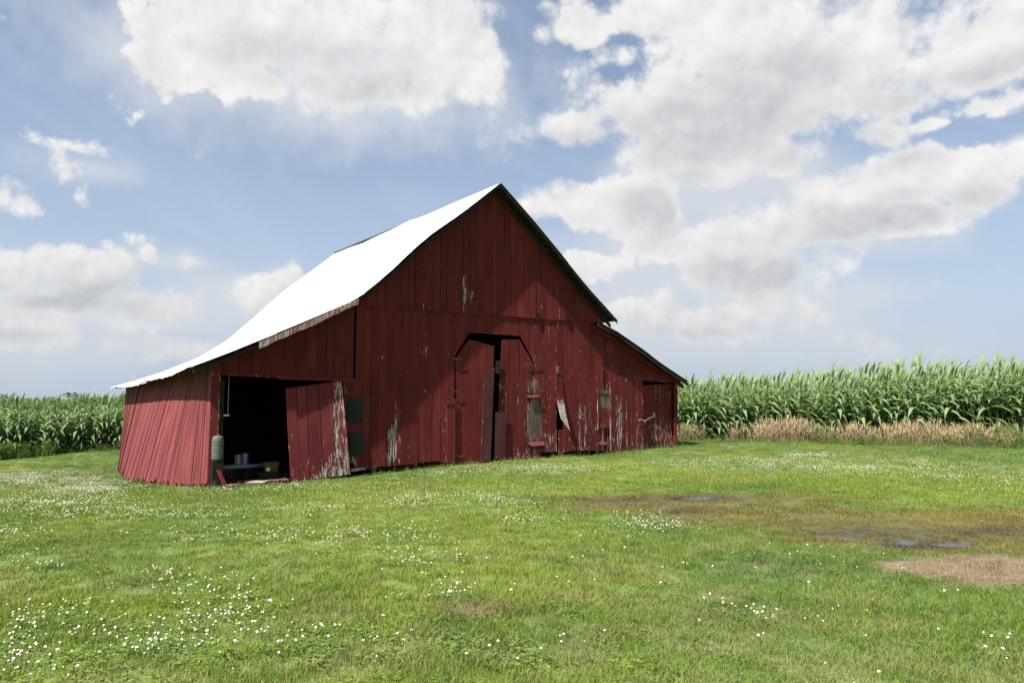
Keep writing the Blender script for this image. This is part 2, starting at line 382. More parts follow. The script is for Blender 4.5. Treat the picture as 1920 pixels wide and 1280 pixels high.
# ------------------------------------------------------------------ vegetation materials
def leaf_mat(name, use_tint=True, base=(.08, .13, .03), rough=.55, trans=.3, spec=.3, dry=(.30, .24, .12), dryamt=.12):
    m, nt, b = new_mat(name)
    r = nt.attr('rnd')
    tint = nt.attr('tint', 'INSTANCER', 'Vector') if use_tint else None
    if use_tint:
        col = nt.vec('SCALE', tint, scale=nt.ramp(r, 0, 1, .62, 1.42, smooth=False))
    else:
        col = nt.vec('SCALE', base, scale=nt.ramp(r, 0, 1, .7, 1.3, smooth=False))
    col = nt.mix(nt.ramp(r, 1 - dryamt, 1.0, 0, .75), col, dry)
    tr = nt.n.new('ShaderNodeBsdfTranslucent'); nt.l.new(nt.vec('MULTIPLY', col, (1.15, 1.25, .55)), tr.inputs[0])
    nt.l.new(col, b.inputs['Base Color']); b.inputs['Roughness'].default_value = rough
    b.inputs['Specular IOR Level'].default_value = spec
    ms = nt.n.new('ShaderNodeMixShader'); ms.inputs[0].default_value = trans
    nt.l.new(b.outputs[0], ms.inputs[1]); nt.l.new(tr.outputs[0], ms.inputs[2])
    nt.l.new(ms.outputs[0], m.node_tree.nodes['Material Output'].inputs['Surface'])
    return m
M_GRASS = leaf_mat('grass_blade', trans=.28, rough=.5, spec=.25)
M_CLOVLEAF = leaf_mat('clover_leaf', trans=.2, rough=.6, dryamt=.02)
M_STRAW = leaf_mat('dry_stem', trans=.15, rough=.8, spec=.1, dryamt=.0)
M_CORN = leaf_mat('corn_leaf', use_tint=False, base=(.138, .198, .088), rough=.6, trans=.28, spec=.25, dry=(.25, .27, .09), dryamt=.06)
M_STALK = leaf_mat('corn_stalk', use_tint=False, base=(.17, .23, .06), rough=.5, trans=.0, dryamt=.05)
M_TASSEL = leaf_mat('corn_tassel', use_tint=False, base=(.28, .25, .12), rough=.8, trans=.0, dryamt=0)
M_WEED = leaf_mat('weed_leaf', trans=.3, rough=.55, dryamt=.03)

def with_rnd(o, vals):
    a = o.data.attributes.new('rnd', 'FLOAT', 'POINT'); a.data.foreach_set('value', np.asarray(vals, np.float32)); return o

def tuft(n, rad, h0, h1, wd, lean=.5, mat=M_GRASS, head=0.0, segs=2):
    V_, F_, R_ = [], [], []
    for _ in range(n):
        a = random.uniform(0, 6.283); r = rad * math.sqrt(random.random()); x, y = r * math.cos(a), r * math.sin(a)
        h = random.uniform(h0, h1); az = random.uniform(0, 6.283); le = random.uniform(.1, 1) ** 1.3 * lean * h
        fa = random.uniform(0, 3.1416); wx, wy = math.cos(fa) * wd / 2, math.sin(fa) * wd / 2; q = random.random(); b0 = len(V_)
        for s in range(segs):
            t = s / segs; k = 1 - .45 * t
            cx, cy, cz = x + math.cos(az) * le * t * t, y + math.sin(az) * le * t * t, h * t - (0.01 if s == 0 else 0)
            V_ += [(cx - wx * k, cy - wy * k, cz), (cx + wx * k, cy + wy * k, cz)]; R_ += [q, q]
        V_.append((x + math.cos(az) * le, y + math.sin(az) * le, h * (1 - .18 * lean))); R_.append(q)
        for s in range(segs - 1): F_.append((b0 + 2 * s, b0 + 2 * s + 1, b0 + 2 * s + 3, b0 + 2 * s + 2))
        F_.append((b0 + 2 * segs - 2, b0 + 2 * segs - 1, b0 + 2 * segs))
        if head and random.random() < head:                       # seed head: a thin diamond spike
            tx, ty, tz = V_[-1]; b1 = len(V_); w = wd * 1.9; hh = h * .16
            V_ += [(tx - w, ty, tz - hh * .3), (tx, ty - w, tz - hh * .3), (tx + w, ty, tz - hh * .3), (tx, ty + w, tz - hh * .3), (tx + .02, ty, tz + hh), (tx, ty, tz - hh)]
            R_ += [min(1, q + .2)] * 6
            for i in range(4): F_ += [(b1 + i, b1 + (i + 1) % 4, b1 + 4), (b1 + (i + 1) % 4, b1 + i, b1 + 5)]
    return with_rnd(mesh_obj('tuft', V_, F_, mat), R_)
def clover_tuft(n, rad):
    V_, F_, R_ = [], [], []
    for _ in range(n):
        a = random.uniform(0, 6.283); r = rad * math.sqrt(random.random()); x, y = r * math.cos(a), r * math.sin(a)
        z = random.uniform(.03, .065); q = random.random() * .8; s = random.uniform(.008, .013)
        for k in range(3):
            t = a + k * 2.094; ux, uy = math.cos(t), math.sin(t); b0 = len(V_); dz = random.uniform(-.004, .006)
            V_ += [(x, y, z), (x + (ux * .8 - uy * .55) * s, y + (uy * .8 + ux * .55) * s, z + dz), (x + ux * s * 1.5, y + uy * s * 1.5, z + dz), (x + (ux * .8 + uy * .55) * s, y + (uy * .8 - ux * .55) * s, z + dz)]
            R_ += [q] * 4; F_.append((b0, b0 + 1, b0 + 2, b0 + 3))
    return with_rnd(mesh_obj('clover_leaves', V_, F_, M_CLOVLEAF), R_)

# ------------------------------------------------------------------ lawn grass
def lawn():
    near = [tuft(46, .11, .035, .085, .0042, 1.0) for _ in range(5)]
    mid = [tuft(50, .20, .04, .085, .0075, .9) for _ in range(4)]
    clo = [clover_tuft(34, .12) for _ in range(3)]
    protos = near + mid + clo
    P = []
    def fan(d0, d1, dens, half=.95):
        n = int(half * (d1 * d1 - d0 * d0) * dens)
        d = np.sqrt(rng.uniform(d0 * d0, d1 * d1, n)); t = rng.uniform(-half, half, n)
        return d * t, d
    out = []
    for d0, d1, dens, kind in ((1.0, 6.5, 150, 0), (6.5, 11, 95, 0), (11, 18, 34, 1), (18, 30, 18, 1), (30, 45.5, 12, 1)):
        x, y = fan(d0, d1, dens); out.append(np.c_[x, y, np.full(len(x), kind)])
    A = np.concatenate(out); x, y, kd = A.T
    lx, ly = loc_of(x, y)
    ok = ~((ly > -.04) & (ly < 12.3) & (lx < .05) & (lx > -16.78 - .42 * np.sin(np.pi * np.clip(ly / 12.3, 0, 1)))) & (y < corn_edge(x) + .8)
    wet, mud, dry, cl = (zone(E_, x, y) for E_ in (WET, MUD, DRY, CLOV))
    n2 = fbm(x + 40, y, 0.9, 3)
    keep = rng.random(len(x)) > np.clip(mud * .55 + dry * .25, 0, .85)
    for (px, py, rx, ry) in PUDDLES:
        keep &= ~((zone([(px, py, rx, ry)], x, y) > .5) & (rng.random(len(x)) < .50))
    ok &= keep
    x, y, kd, wet, mud, dry, cl, n2 = (q[ok] for q in (x, y, kd, wet, mud, dry, cl, n2)); n = len(x)
    c = lawn_colour(x, y, wet, mud, dry, cl) * rng.uniform(.85, 1.18, (n, 1))
    c = np.where((dry > .2)[:, None], c * rng.uniform(.65, 1.3, (n, 1)), c)
    idx = np.where(kd == 0, rng.integers(0, 5, n), 5 + rng.integers(0, 4, n))
    isc = (rng.random(n) < np.clip(cl * .25 + .03 * (n2 > .5), 0, .3)) & (wet < .2) & (dry < .3)
    idx = np.where(isc, 9 + rng.integers(0, 3, n), idx)
    h = .80 + .45 * sstep(.35, .7, fbm(x, y, .5, 3)) + .2 * sstep(.55, .75, fbm(x + 9, y - 5, 2.3, 2))
    h *= .82 * np.where(dry > .35, rng.uniform(.3, .75, n), 1) * (1 - .45 * np.clip(wet, 0, 1))
    lx, ly = loc_of(x, y)
    nearb = np.clip(1 - np.abs(ly) / .5, 0, 1) * (lx < .3) * (lx > -17)
    h = h * (1 + .5 * nearb) * (1 + .9 * np.clip(1 - (corn_edge(x) - y) / 1.2, 0, 1))
    s = rng.uniform(.85, 1.2, n)
    scl = np.c_[s, s, s * h]
    rot = np.c_[rng.uniform(-.12, .12, n), rng.uniform(-.12, .12, n), rng.uniform(0, 6.283, n)]
    Pz = np.c_[x, y, gz(x, y) - .004]
    scatter('lawn_grass', Pz, rot, scl, idx, c, protos, 'short mown grass and clover leaves covering the whole yard', 'grass')
PUDDLES = [(1690, 1017, 42, 5), (1790, 1021, 42, 5), (1310, 937, 40, 3), (1590, 1012, 22, 3)]
lawn()

def puddles():
    m, nt, b = new_mat('puddle_water')
    b.inputs['Base Color'].default_value = (.030, .024, .016, 1); b.inputs['Roughness'].default_value = .12; b.inputs['IOR'].default_value = 1.33
    g = nt.n.new('ShaderNodeNewGeometry'); bp = nt.n.new('ShaderNodeBump'); bp.inputs['Strength'].default_value = .15; bp.inputs['Distance'].default_value = .01
    nt.l.new(nt.noise(g.outputs['Position'], 8, 3), bp.inputs['Height']); nt.l.new(bp.outputs[0], b.inputs['Normal'])
    for i, (px, py, rx, ry) in enumerate(PUDDLES):
        X, Y, A, B = ell(px, py, rx, ry); vs_ = []; fs = []
        for j in range(7):
            for k in range(48):
                t = k / 48 * 6.283; r = (.6 + .8 * float(vnoise(np.cos(t) * 2.4 + i * 9, np.sin(t) * 2.4, 1.3))) * (j / 6 + .001)
                yy = Y + B * r * math.sin(t); xx = X + A * r * math.cos(t) + (yy - Y) * X / Y
                vs_.append((xx, yy, gz1(xx, yy) + .006))
                if j: q = (j - 1) * 48; fs.append((q + k, q + 48 + k, q + 48 + (k + 1) % 48, q + (k + 1) % 48))
        o = mesh_obj('puddle', vs_, fs, m, None, True)
        tag(o, ['shallow rain puddle left of the dry straw patch', 'rain puddle reflecting the sky just above the dry straw patch', 'dark muddy puddle in the brown strip in front of the barn', 'tiny puddle at the left end of the wet strip by the straw patch'][i], None, None, 'structure')
puddles()

# ------------------------------------------------------------------ clover flowers
def flower_mesh(var):
    m, nt, b = M_FLOWER
    bm = bmesh.new(); bmesh.ops.create_icosphere(bm, subdivisions=2, radius=.0105)
    top = Vector((0, 0, .085 + .012 * var)); rr = random.Random(var)
    for v in bm.verts:
        k = 1 + rr.uniform(-.22, .30); v.co = Vector((v.co.x * k * 1.05, v.co.y * k * 1.05, v.co.z * k * .85)) + top
    nb = len(bm.verts)
    st = [(0.0016, 0), (-.0008, .0014), (-.0008, -.0014)]
    off = (rr.uniform(-.015, .015), rr.uniform(-.015, .015))
    a = [bm.verts.new((p[0] + off[0], p[1] + off[1], -.005)) for p in st]; c = [bm.verts.new((p[0], p[1], top.z - .006)) for p in st]
    fs = [bm.faces.new((a[i], a[(i + 1) % 3], c[(i + 1) % 3], c[i])) for i in range(3)]
    for f in fs: f.material_index = 1
    me = bpy.data.meshes.new('clover_flower'); bm.to_mesh(me); bm.free()
    me.materials.append(m); me.materials.append(M_STALK)
    at = me.attributes.new('rnd', 'FLOAT', 'POINT'); at.data.foreach_set('value', np.full(len(me.vertices), .5, np.float32))
    return me
def mk_flower_mat():
    m, nt, b = new_mat('clover_petals')
    tc = nt.n.new('ShaderNodeTexCoord'); sp = nt.n.new('ShaderNodeSeparateXYZ'); nt.l.new(tc.outputs['Object'], sp.inputs[0])
    oi = nt.n.new('ShaderNodeObjectInfo')
    fresh = nt.mix(nt.ramp(sp.outputs[2], .078, .092), (.26, .26, .13), (.52, .50, .38))
    old = nt.mix(nt.ramp(sp.outputs[2], .080, .096), (.27, .15, .09), (.50, .40, .31))
    nt.l.new(nt.mix(nt.ramp(oi.outputs['Random'], .62, .72), fresh, old), b.inputs['Base Color']); b.inputs['Roughness'].default_value = .8
    return m, nt, b
M_FLOWER = mk_flower_mat()
def flowers():
    x = rng.uniform(-34, 34, 1100000); y = rng.uniform(3.4, 44, 1100000)
    m = np.abs(x) < y * .86; x, y = x[m], y[m]
    cl = zone(CLOV, x, y); wet = zone(WET, x, y); dry = zone(DRY, x, y)
    cluster = sstep(.42, .66, fbm(x, y, 1.4, 3)); fine = sstep(.4, .7, fbm(x + 50, y, 5, 2))
    p = np.clip(cl, 0, 1) ** 1.5 * (.2 + .8 * cluster) * (.35 + .65 * fine) * 1.25 + .035 * cluster * fine
    p *= (1 - np.clip(wet * 2, 0, 1)) * (1 - np.clip(dry * 2.5, 0, 1)) * np.interp(y, [4, 8, 14, 25, 40], [.9, .9, .95, .95, .8])
    lx, ly = loc_of(x, y)
    p *= ~((ly > -.1) & (lx < .1) & (ly < 12.5) & (lx > -17.5)); p *= y < corn_edge(x) - .8
    k = rng.random(len(x)) < p; x, y = x[k], y[k]
    o = np.argsort(y); x, y = x[o], y[o]
    z = gz(x, y) - .004; n = len(x)
    meshes = [flower_mesh(i) for i in range(5)]
    sc = rng.uniform(.5, .98, n) * np.interp(y, [4, 12, 25], [.98, .92, .92])
    vis = np.abs(x) < y * .715
    ids = np.where(vis & (y > 4.05))[0][:300]; mask = np.zeros(n, bool); mask[ids] = True
    for i in ids:
        f = bpy.data.objects.new('clover_flower', meshes[i % 5]); COL.objects.link(f)
        f.location = (x[i], y[i], z[i]); f.rotation_euler = (random.uniform(-.35, .35), random.uniform(-.35, .35), random.uniform(0, 6.28)); s = sc[i]; f.scale = (s, s, s)
        tag(f, 'round white clover flower in the nearest grass along the bottom of the photo', 'clover flower', 'white clover flowers nearest the camera')
    r = ~mask; nr = r.sum()
    pr = [bpy.data.objects.new('clover', me) for me in meshes]
    for q in pr: COL.objects.link(q)
    scatter('clover_flowers', np.c_[x, y, z][r], np.c_[rng.uniform(-.35, .35, (nr, 2)), rng.uniform(0, 6.28, nr)], np.repeat(sc[r], 3).reshape(-1, 3), rng.integers(0, 5, nr), np.ones((nr, 3)), pr,
            'drifts of small white clover flowers spread over the lawn beyond the nearest ones', 'clover')
    print('flowers', n)
flowers()

# ------------------------------------------------------------------ corn
def leaf_shape(length, width, rise, droop, rs):
    """one corn leaf growing along +X from the stalk; returns vertices and faces"""
    V_, F_, n = [], [], 9; tw = rs.uniform(-.5, .5)
    x = z = 0; ang = rise; st = length / n
    for i in range(n + 1):
        t = i / n
        w = width * (math.sin(math.pi * min(1, t * .9 + .13)) ** .7) * (1 - t ** 6) * .5 + .004 * (1 - t)
        ww = w if i < n else .001
        side = math.sin(t * 9 + tw * 6) * .012 * (1 if 0 < i < n else 0)
        ca, sa = math.cos(tw * t * 1.3), math.sin(tw * t * 1.3); fold = .32 * ww
        V_ += [(x, -ww * ca, z + fold - ww * sa + side), (x, 0, z), (x, ww * ca, z + fold + ww * sa - side)]
        if i: b = 3 * (i - 1); F_ += [(b, b + 1, b + 4, b + 3), (b + 1, b + 2, b + 5, b + 4)]
        x += math.cos(ang) * st; z += math.sin(ang) * st; ang -= droop / n * (1.7 - 1.4 * t if rise < 1.2 else .6 + .8 * t)
    return V_, F_
LEAF = []
_rs = random.Random(3)
for i in range(8):                      # 0-4 arching leaves, 5-7 upright whorl leaves
    if i < 5: L_ = leaf_shape(_rs.uniform(.85, 1.10), _rs.uniform(.11, .14), _rs.uniform(.65, 1.1), _rs.uniform(1.5, 2.2), _rs)
    else: L_ = leaf_shape(_rs.uniform(.36, .56), .075, _rs.uniform(1.22, 1.5), _rs.uniform(.2, .9), _rs)
    LEAF.append(L_)
def leaf_mesh(i):
    v, f = LEAF[i]; me = bpy.data.meshes.new('leaf'); me.from_pydata(v, [], f); me.materials.append(M_CORN)
    a = me.attributes.new('rnd', 'FLOAT', 'POINT'); a.data.foreach_set('value', np.full(len(v), (i * .37) % .92, np.float32))
    me.polygons.foreach_set('use_smooth', [True] * len(f)); return me
LEAFM = [leaf_mesh(i) for i in range(8)]
def stalk_geo(h, rs):
    V_, F_ = [], []; n = 8; bx = rs.uniform(-.05, .05)
    for i in range(n + 1):
        t = i / n; r = .0135 * (1 - .75 * t) * (1.12 if i % 2 else 1); c = bx * t * t
        for k in range(6): V_.append((c + r * math.cos(k * 1.047), r * math.sin(k * 1.047), -.03 + t * h))
        if i:
            for k in range(6): b = 6 * (i - 1); F_.append((b + k, b + (k + 1) % 6, b + 6 + (k + 1) % 6, b + 6 + k))
    return V_, F_
def leaf_plan(h, rs):
    """placement of the leaves on one plant: (leaf index, height, azimuth, scale); wind from the left swings them to +X"""
    out = []; plane = rs.uniform(0, 3.14); n = 15
    for i in range(n):
        t = i / (n - 1); z = .18 + t * (h * .86 - .18)
        az = plane + (math.pi if i % 2 else 0) + rs.uniform(-.45, .45)
        dx, dy = math.cos(az) + .85 * (.4 + t), math.sin(az) - .35; az = math.atan2(dy, dx)
        if t < .86: out.append((rs.randrange(5), z, az, rs.uniform(.8, 1.05) * (.7 + .45 * math.sin(math.pi * min(1, t + .2)))))
        else: out.append((5 + rs.randrange(3), z, az, rs.uniform(.8, 1.1)))
    return out
def joined_corn(seed, h, tassel=False):
    rs = random.Random(seed); V_, F_ = stalk_geo(h * .93, rs); R_ = [.5] * len(V_); mi = [1] * len(F_)
    for li, z, az, s in leaf_plan(h, rs):
        v, f = LEAF[li]; b = len(V_); ca, sa = math.cos(az), math.sin(az); q = rs.random() * .98
        V_ += [((x * ca - y * sa) * s, (x * sa + y * ca) * s, z + zz * s) for x, y, zz in v]; F_ += [tuple(k + b for k in g) for g in f]
        R_ += [q] * len(v); mi += [0] * len(f)
    if tassel:
        for k in range(7):
            a = rs.uniform(0, 6.28); l = rs.uniform(.10, .20); b = len(V_)
            V_ += [(-.006, 0, h * .9), (.006, 0, h * .9), (math.cos(a) * l * .45, math.sin(a) * l * .45, h * .9 + .05 + l), (0, .006, h * .9)]; F_ += [(b, b + 1, b + 2), (b + 1, b + 3, b + 2)]; R_ += [.5] * 4; mi += [2, 2]
    me = bpy.data.meshes.new('corn_plant'); me.from_pydata(V_, [], F_)
    for m in (M_CORN, M_STALK, M_TASSEL): me.materials.append(m)
    me.polygons.foreach_set('material_index', mi); me.polygons.foreach_set('use_smooth', [True] * len(F_))
    a = me.attributes.new('rnd', 'FLOAT', 'POINT'); a.data.foreach_set('value', np.asarray(R_, np.float32))
    return me
def corn_h(x, y): return np.interp(x, [-40, -20, 0, 7, 9, 12.5, 15.5, 17, 40], [1.0, 1.0, 1.0, 1.04, 1.0, 1.10, 1.17, 1.30, 1.34])
def corn():
    # nearest row right of the barn: every plant with its own stalk and leaves
    rs = random.Random(21); H = 2.62
    protos = []
    for k in range(6):
        v, f = stalk_geo(H * .93, rs); sm = bpy.data.meshes.new('stalk'); sm.from_pydata(v, [], f); sm.materials.append(M_STALK)
        a = sm.attributes.new('rnd', 'FLOAT', 'POINT'); a.data.foreach_set('value', np.full(len(v), .5, np.float32)); sm.polygons.foreach_set('use_smooth', [True] * len(f))
        protos.append((sm, [leaf_plan(H, rs) for _ in range(3)]))
    x = 6.6; i = 0
    while x < 22.5:
        y = float(corn_edge(x)) + .25 + rs.uniform(-.08, .08); sm, plans = protos[i % 6]
        e = bpy.data.objects.new('corn_plant', None); COL.objects.link(e); e.empty_display_size = .2
        s = float(corn_h(x, y)) * rs.choice((.80, .92, .97, 1.0, 1.03, 1.08, 1.13)); e.location = (x, y, gz1(x, y)); e.scale = (s, s, s); e.rotation_euler = (rs.uniform(-.05, .05), rs.uniform(-.03, .09), rs.uniform(-.5, .5))
        tag(e, 'tall green corn plant in the front row right of the barn, behind the dry grass', 'corn plant', 'front row of corn right of the barn')
        st = bpy.data.objects.new('stalk', sm); COL.objects.link(st); st.parent = e
        for li, z, az, q in plans[rs.randrange(3)]:
            lf = bpy.data.objects.new('leaf', LEAFM[li]); COL.objects.link(lf); lf.parent = e
            lf.location = (0, 0, z); lf.rotation_euler = (0, rs.uniform(-.08, .08), az); lf.scale = (q, q, q)
        x += rs.uniform(.19, .27); i += 1
    # nearest row at the left of the barn, each plant one mesh
    pm = [joined_corn(100 + k, H) for k in range(6)]
    pts = [(q, float(corn_edge(q)) + .2) for q in np.arange(-26.5, -16.5, .165)]
    for k, (a, b) in enumerate(pts):
        o = bpy.data.objects.new('corn_plant', pm[k % 6]); COL.objects.link(o); s = rs.uniform(.92, 1.06)
        o.location = (a, b, gz1(a, b)); o.scale = (s, s, s); o.rotation_euler = (rs.uniform(-.05, .05), rs.uniform(-.03, .08), rs.uniform(-.5, .5))
        tag(o, 'green corn plant in the field edge at the left of the barn', 'corn plant', 'front row of corn left of the barn')
    # the rest of the field
    src = [bpy.data.objects.new('corn', joined_corn(200 + k, H, k in (2, 5))) for k in range(7)]
    for q in src: COL.objects.link(q)
    X, Y = [], []
    for r in range(1, 20):
        xs = np.arange(-46, 46, .22) + rng.uniform(-.06, .06, 419)[:len(np.arange(-46, 46, .22))]
        ys = corn_edge(xs) + .25 + r * .76 + rng.uniform(-.08, .08, len(xs)); k = rng.random(len(xs)) < (1 if r < 9 else .75)
        X.append(xs[k]); Y.append(ys[k])
    X = np.concatenate(X); Y = np.concatenate(Y)
    ok = np.ones(len(X), bool)
    lx, ly = loc_of(X, Y); ok &= ~((ly < 13.5) & (lx < 1.0) & (lx > -18))
    X = X[ok]; Y = Y[ok]
    s = rng.uniform(.82, 1.09, len(X)) * corn_h(X, Y) * (.86 + .28 * fbm(X, Y, .6, 2))
    scatter('corn_field', np.c_[X, Y, gz(X, Y)], np.c_[rng.uniform(-.05, .05, len(X)), rng.uniform(-.03, .09, len(X)), rng.uniform(-.5, .5, len(X))], np.repeat(s, 3).reshape(-1, 3),
            rng.integers(0, 7, len(X)), np.ones((len(X), 3)), src, 'dense field of tall green corn behind its front rows', 'corn field')
corn()

def margins():
    # tall dead grass along the corn on the right
    src = [tuft(13, .20, .25, .95, .0075, .45, M_STRAW, .45, 3) for _ in range(5)]
    x = rng.uniform(6.4, 27, 5600); d = rng.uniform(-.1, .95, 5600) * np.interp(x, [6, 9, 14, 18, 27], [.55, .6, .8, 1.15, 1.3]); y = corn_edge(x) + .1 - d
    k = fbm(x * 1.0, y, .9, 3) + np.interp(x, [6, 9, 15, 20], [-.05, -.05, .0, .06]) > .49
    lx, ly = loc_of(x, y); k &= ~((lx < .3) & (ly < 12.6)); x, y = x[k], y[k]; n = len(x)
    c = np.array((.30, .225, .13)) * rng.uniform(.75, 1.2, (n, 1)) + rng.uniform(-.02, .03, (n, 3))
    g = (fbm(x, y + 30, 1.1, 2) + rng.uniform(-.25, .25, n)) > .60; c[g] = np.array((.10, .13, .04))
    h = (.10 + 1.45 * fbm(x, y, .9, 3)) * rng.uniform(.7, 1.2, n) * np.interp(x, [6, 12, 16, 24], [.75, .8, .92, 1.0])
    scatter('dry_grass', np.c_[x, y, gz(x, y)], np.c_[rng.uniform(-.1, .1, n), rng.uniform(0, .2, n), rng.uniform(0, 6.28, n)], np.c_[np.full(n, 1.), np.full(n, 1.), h], rng.integers(0, 5, n), c, src,
            'band of tall tan dead grass along the foot of the corn on the right', 'dry grass')
    # green weeds: foot of the left corn, foot of the dry grass, around the barn
    ws = []
    for k in range(4):
        V_, F_, R_ = [], [], []
        for _ in range(70):
            z = random.uniform(.03, .5); r = .17 * (1.15 - z) * math.sqrt(random.random()) + .02; a = random.uniform(0, 6.28); s = random.uniform(.02, .045); b = len(V_)
            cx, cy = r * math.cos(a), r * math.sin(a); t = random.uniform(0, 6.28); dz = random.uniform(-.5, .5) * s
            for (p, q_, w) in ((-1, 0, 0), (0, -.4, 1), (1, 0, 0), (0, .4, -1)): V_.append((cx + (p * math.cos(t) - q_ * math.sin(t)) * s, cy + (p * math.sin(t) + q_ * math.cos(t)) * s, z + (dz if p > 0 else -dz if p < 0 else .2 * s)))
            q = random.random() * .9; R_ += [q] * 4; F_.append((b, b + 1, b + 2, b + 3))
        ws.append(with_rnd(mesh_obj('weed', V_, F_, M_WEED), R_))
    ws += [tuft(40, .16, .15, .38, .011, .7, M_WEED, 0, 3) for _ in range(3)]
    X, Y, S = [], [], []
    for (n_, xa, xb, w, s) in ((1300, -30, -21.5, 1.5, 1.25), (500, -22, -17, 1.0, .6), (900, 6.5, 27, 1.7, .5), (700, 12, 25, 1.7, .75)):
        a = rng.uniform(xa, xb, n_); X.append(a); Y.append(corn_edge(a) + .2 - rng.random(n_) ** 1.5 * w); S.append(np.full(n_, s))
    a = rng.uniform(-16.7, .3, 130); p = ORG[None] + a[:, None] * U - rng.uniform(.03, .2, (130, 1)) * V; X.append(p[:, 0]); Y.append(p[:, 1]); S.append(np.full(130, .28))
    X, Y, S = map(np.concatenate, (X, Y, S)); n = len(X); S = S * rng.uniform(.6, 1.2, n)
    c = np.array((.115, .175, .045)) * rng.uniform(.7, 1.3, (n, 1))
    scatter('weeds', np.c_[X, Y, gz(X, Y)], np.c_[np.zeros((n, 2)), rng.uniform(0, 6.28, n)], np.repeat(S, 3).reshape(-1, 3), rng.integers(0, 7, n), c, ws, 'low green weeds growing along the field edges and the barn foot', 'weeds')
margins()

def far_trees():
    bmv, bmf, R_ = [], [], []; rs = random.Random(5)
    for cx, cy, w, h in [(-262, 430, 26, 6.5), (-235, 440, 16, 5.8), (-300, 420, 18, 6)] + [(q, 520 + rs.uniform(-30, 30), rs.uniform(14, 34), rs.uniform(3.5, 5)) for q in range(-520, 620, 55)]:
        for _ in range(420):
            a = rs.uniform(0, 6.28); r = math.sqrt(rs.random()); z = rs.random() ** .8; k = math.sqrt(max(0, 1 - z * z * .95))
            p = Vector((cx + math.cos(a) * r * w * k * .5, cy + math.sin(a) * r * w * k * .4, z * h - .7)); s = rs.uniform(.4, 1.1); b = len(bmv)
            for _k in range(3): bmv.append(p + Vector((rs.uniform(-s, s), rs.uniform(-s, s), rs.uniform(-s, s))))
            bmf.append((b, b + 1, b + 2)); q = rs.random() * .8; R_ += [q] * 3
    m = leaf_mat('far_foliage', use_tint=False, base=(.05, .085, .035), rough=.7, trans=.15, dryamt=0)
    tag(with_rnd(mesh_obj('distant_trees', bmv, bmf, m), R_), 'far line of trees just showing over the corn at the left', 'trees', None, 'stuff')
far_trees()

# ================================================================== THE BARN
barn = bpy.data.objects.new('barn', None); COL.objects.link(barn)
barn.location = (ORG[0], ORG[1], 0); barn.rotation_euler = (0, 0, math.atan2(U[1], U[0]))
tag(barn, 'old red wooden barn with peeling paint, white metal roof and sagging doors', 'barn')

def paint_mat(name, red, prim=(.56, .53, .48), bare=(.105, .082, .064), mottle=.25):
    m, nt, b = new_mat(name)
    tc = nt.n.new('ShaderNodeTexCoord'); oi = nt.n.new('ShaderNodeObjectInfo'); W_ = nt.math('MULTIPLY', oi.outputs['Random'], 37.0)
    co = nt.vec('ADD', tc.outputs['Object'], nt.vec('SCALE', (1.0, 1.7, 2.3), scale=W_))
    g = nt.noise(nt.vec('MULTIPLY', co, (95, 95, 2.6)), 1.0, 5, .6)             # wood grain
    g2 = nt.noise(nt.vec('MULTIPLY', co, (26, 26, 3.0)), 1.0, 6, .65, .3)        # flakes
    g3 = nt.noise(nt.vec('MULTIPLY', co, (60, 60, 14.0)), 1.0, 3, .6)
    lo = nt.noise(nt.vec('MULTIPLY', co, (2.5, 2.5, .8)), 1.0, 3, .5)
    wear = nt.attr('wear'); bar = nt.attr('bare')
    fl = nt.math('ADD', nt.math('MULTIPLY', g2, .62), nt.math('ADD', nt.math('MULTIPLY', g3, .22), nt.math('MULTIPLY', g, .16)))
    thr = nt.ramp(wear, 0, 1, .75, .425, smooth=False)
    peel = nt.ramp(nt.math('SUBTRACT', fl, thr), -.003, .016)
    rv = nt.ramp(oi.outputs['Random'], 0, 1, 1 - mottle, 1 + mottle, smooth=False)
    redc = nt.vec('SCALE', red, scale=nt.math('MULTIPLY', rv, nt.ramp(lo, .3, .7, .82, 1.18)))
    redc = nt.vec('SCALE', redc, scale=nt.ramp(g, .32, .62, .72, 1.12))
    fade = nt.ramp(nt.math('ADD', nt.math('MULTIPLY', g3, .6), nt.math('MULTIPLY', lo, .4)), .52, .72, 0, .35)
    redc = nt.mix(fade, redc, (red[0] * 1.3, red[1] * 2.6 + .01, red[2] * 2.6 + .01))
    pr = nt.mix(nt.ramp(g, .40, .60), bare, prim)
    br = nt.mix(nt.ramp(g, .36, .66), (bare[0] * .35, bare[1] * .35, bare[2] * .35), (bare[0] * 1.5, bare[1] * 1.5, bare[2] * 1.5))
    under = nt.mix(nt.math('ADD', bar, nt.math('MULTIPLY', nt.math('SUBTRACT', lo, .5), .6), clamp=True), pr, br)
    nt.l.new(nt.mix(peel, redc, under), b.inputs['Base Color'])
    b.inputs['Roughness'].default_value = .78; b.inputs['Specular IOR Level'].default_value = .18
    bp = nt.n.new('ShaderNodeBump'); bp.inputs['Strength'].default_value = .55; bp.inputs['Distance'].default_value = .006
    nt.l.new(nt.math('SUBTRACT', nt.math('ADD', g, nt.math('MULTIPLY', g3, .4)), nt.math('MULTIPLY', peel, .5)), bp.inputs['Height']); nt.l.new(bp.outputs[0], b.inputs['Normal'])
    return m
M_RED = paint_mat('barn_red_paint', (.104, .0135, .0120), mottle=.14)
M_REDSIDE = paint_mat('barn_red_paint_sun_faded', (.150, .034, .034), mottle=.10)
M_PLUM = paint_mat('door_dark_red_paint', (.135, .022, .024), mottle=.12)
M_PURP = paint_mat('weathered_plum_board', (.070, .022, .022), mottle=.15)
M_FASC = paint_mat('weathered_fascia', (.20, .05, .04))
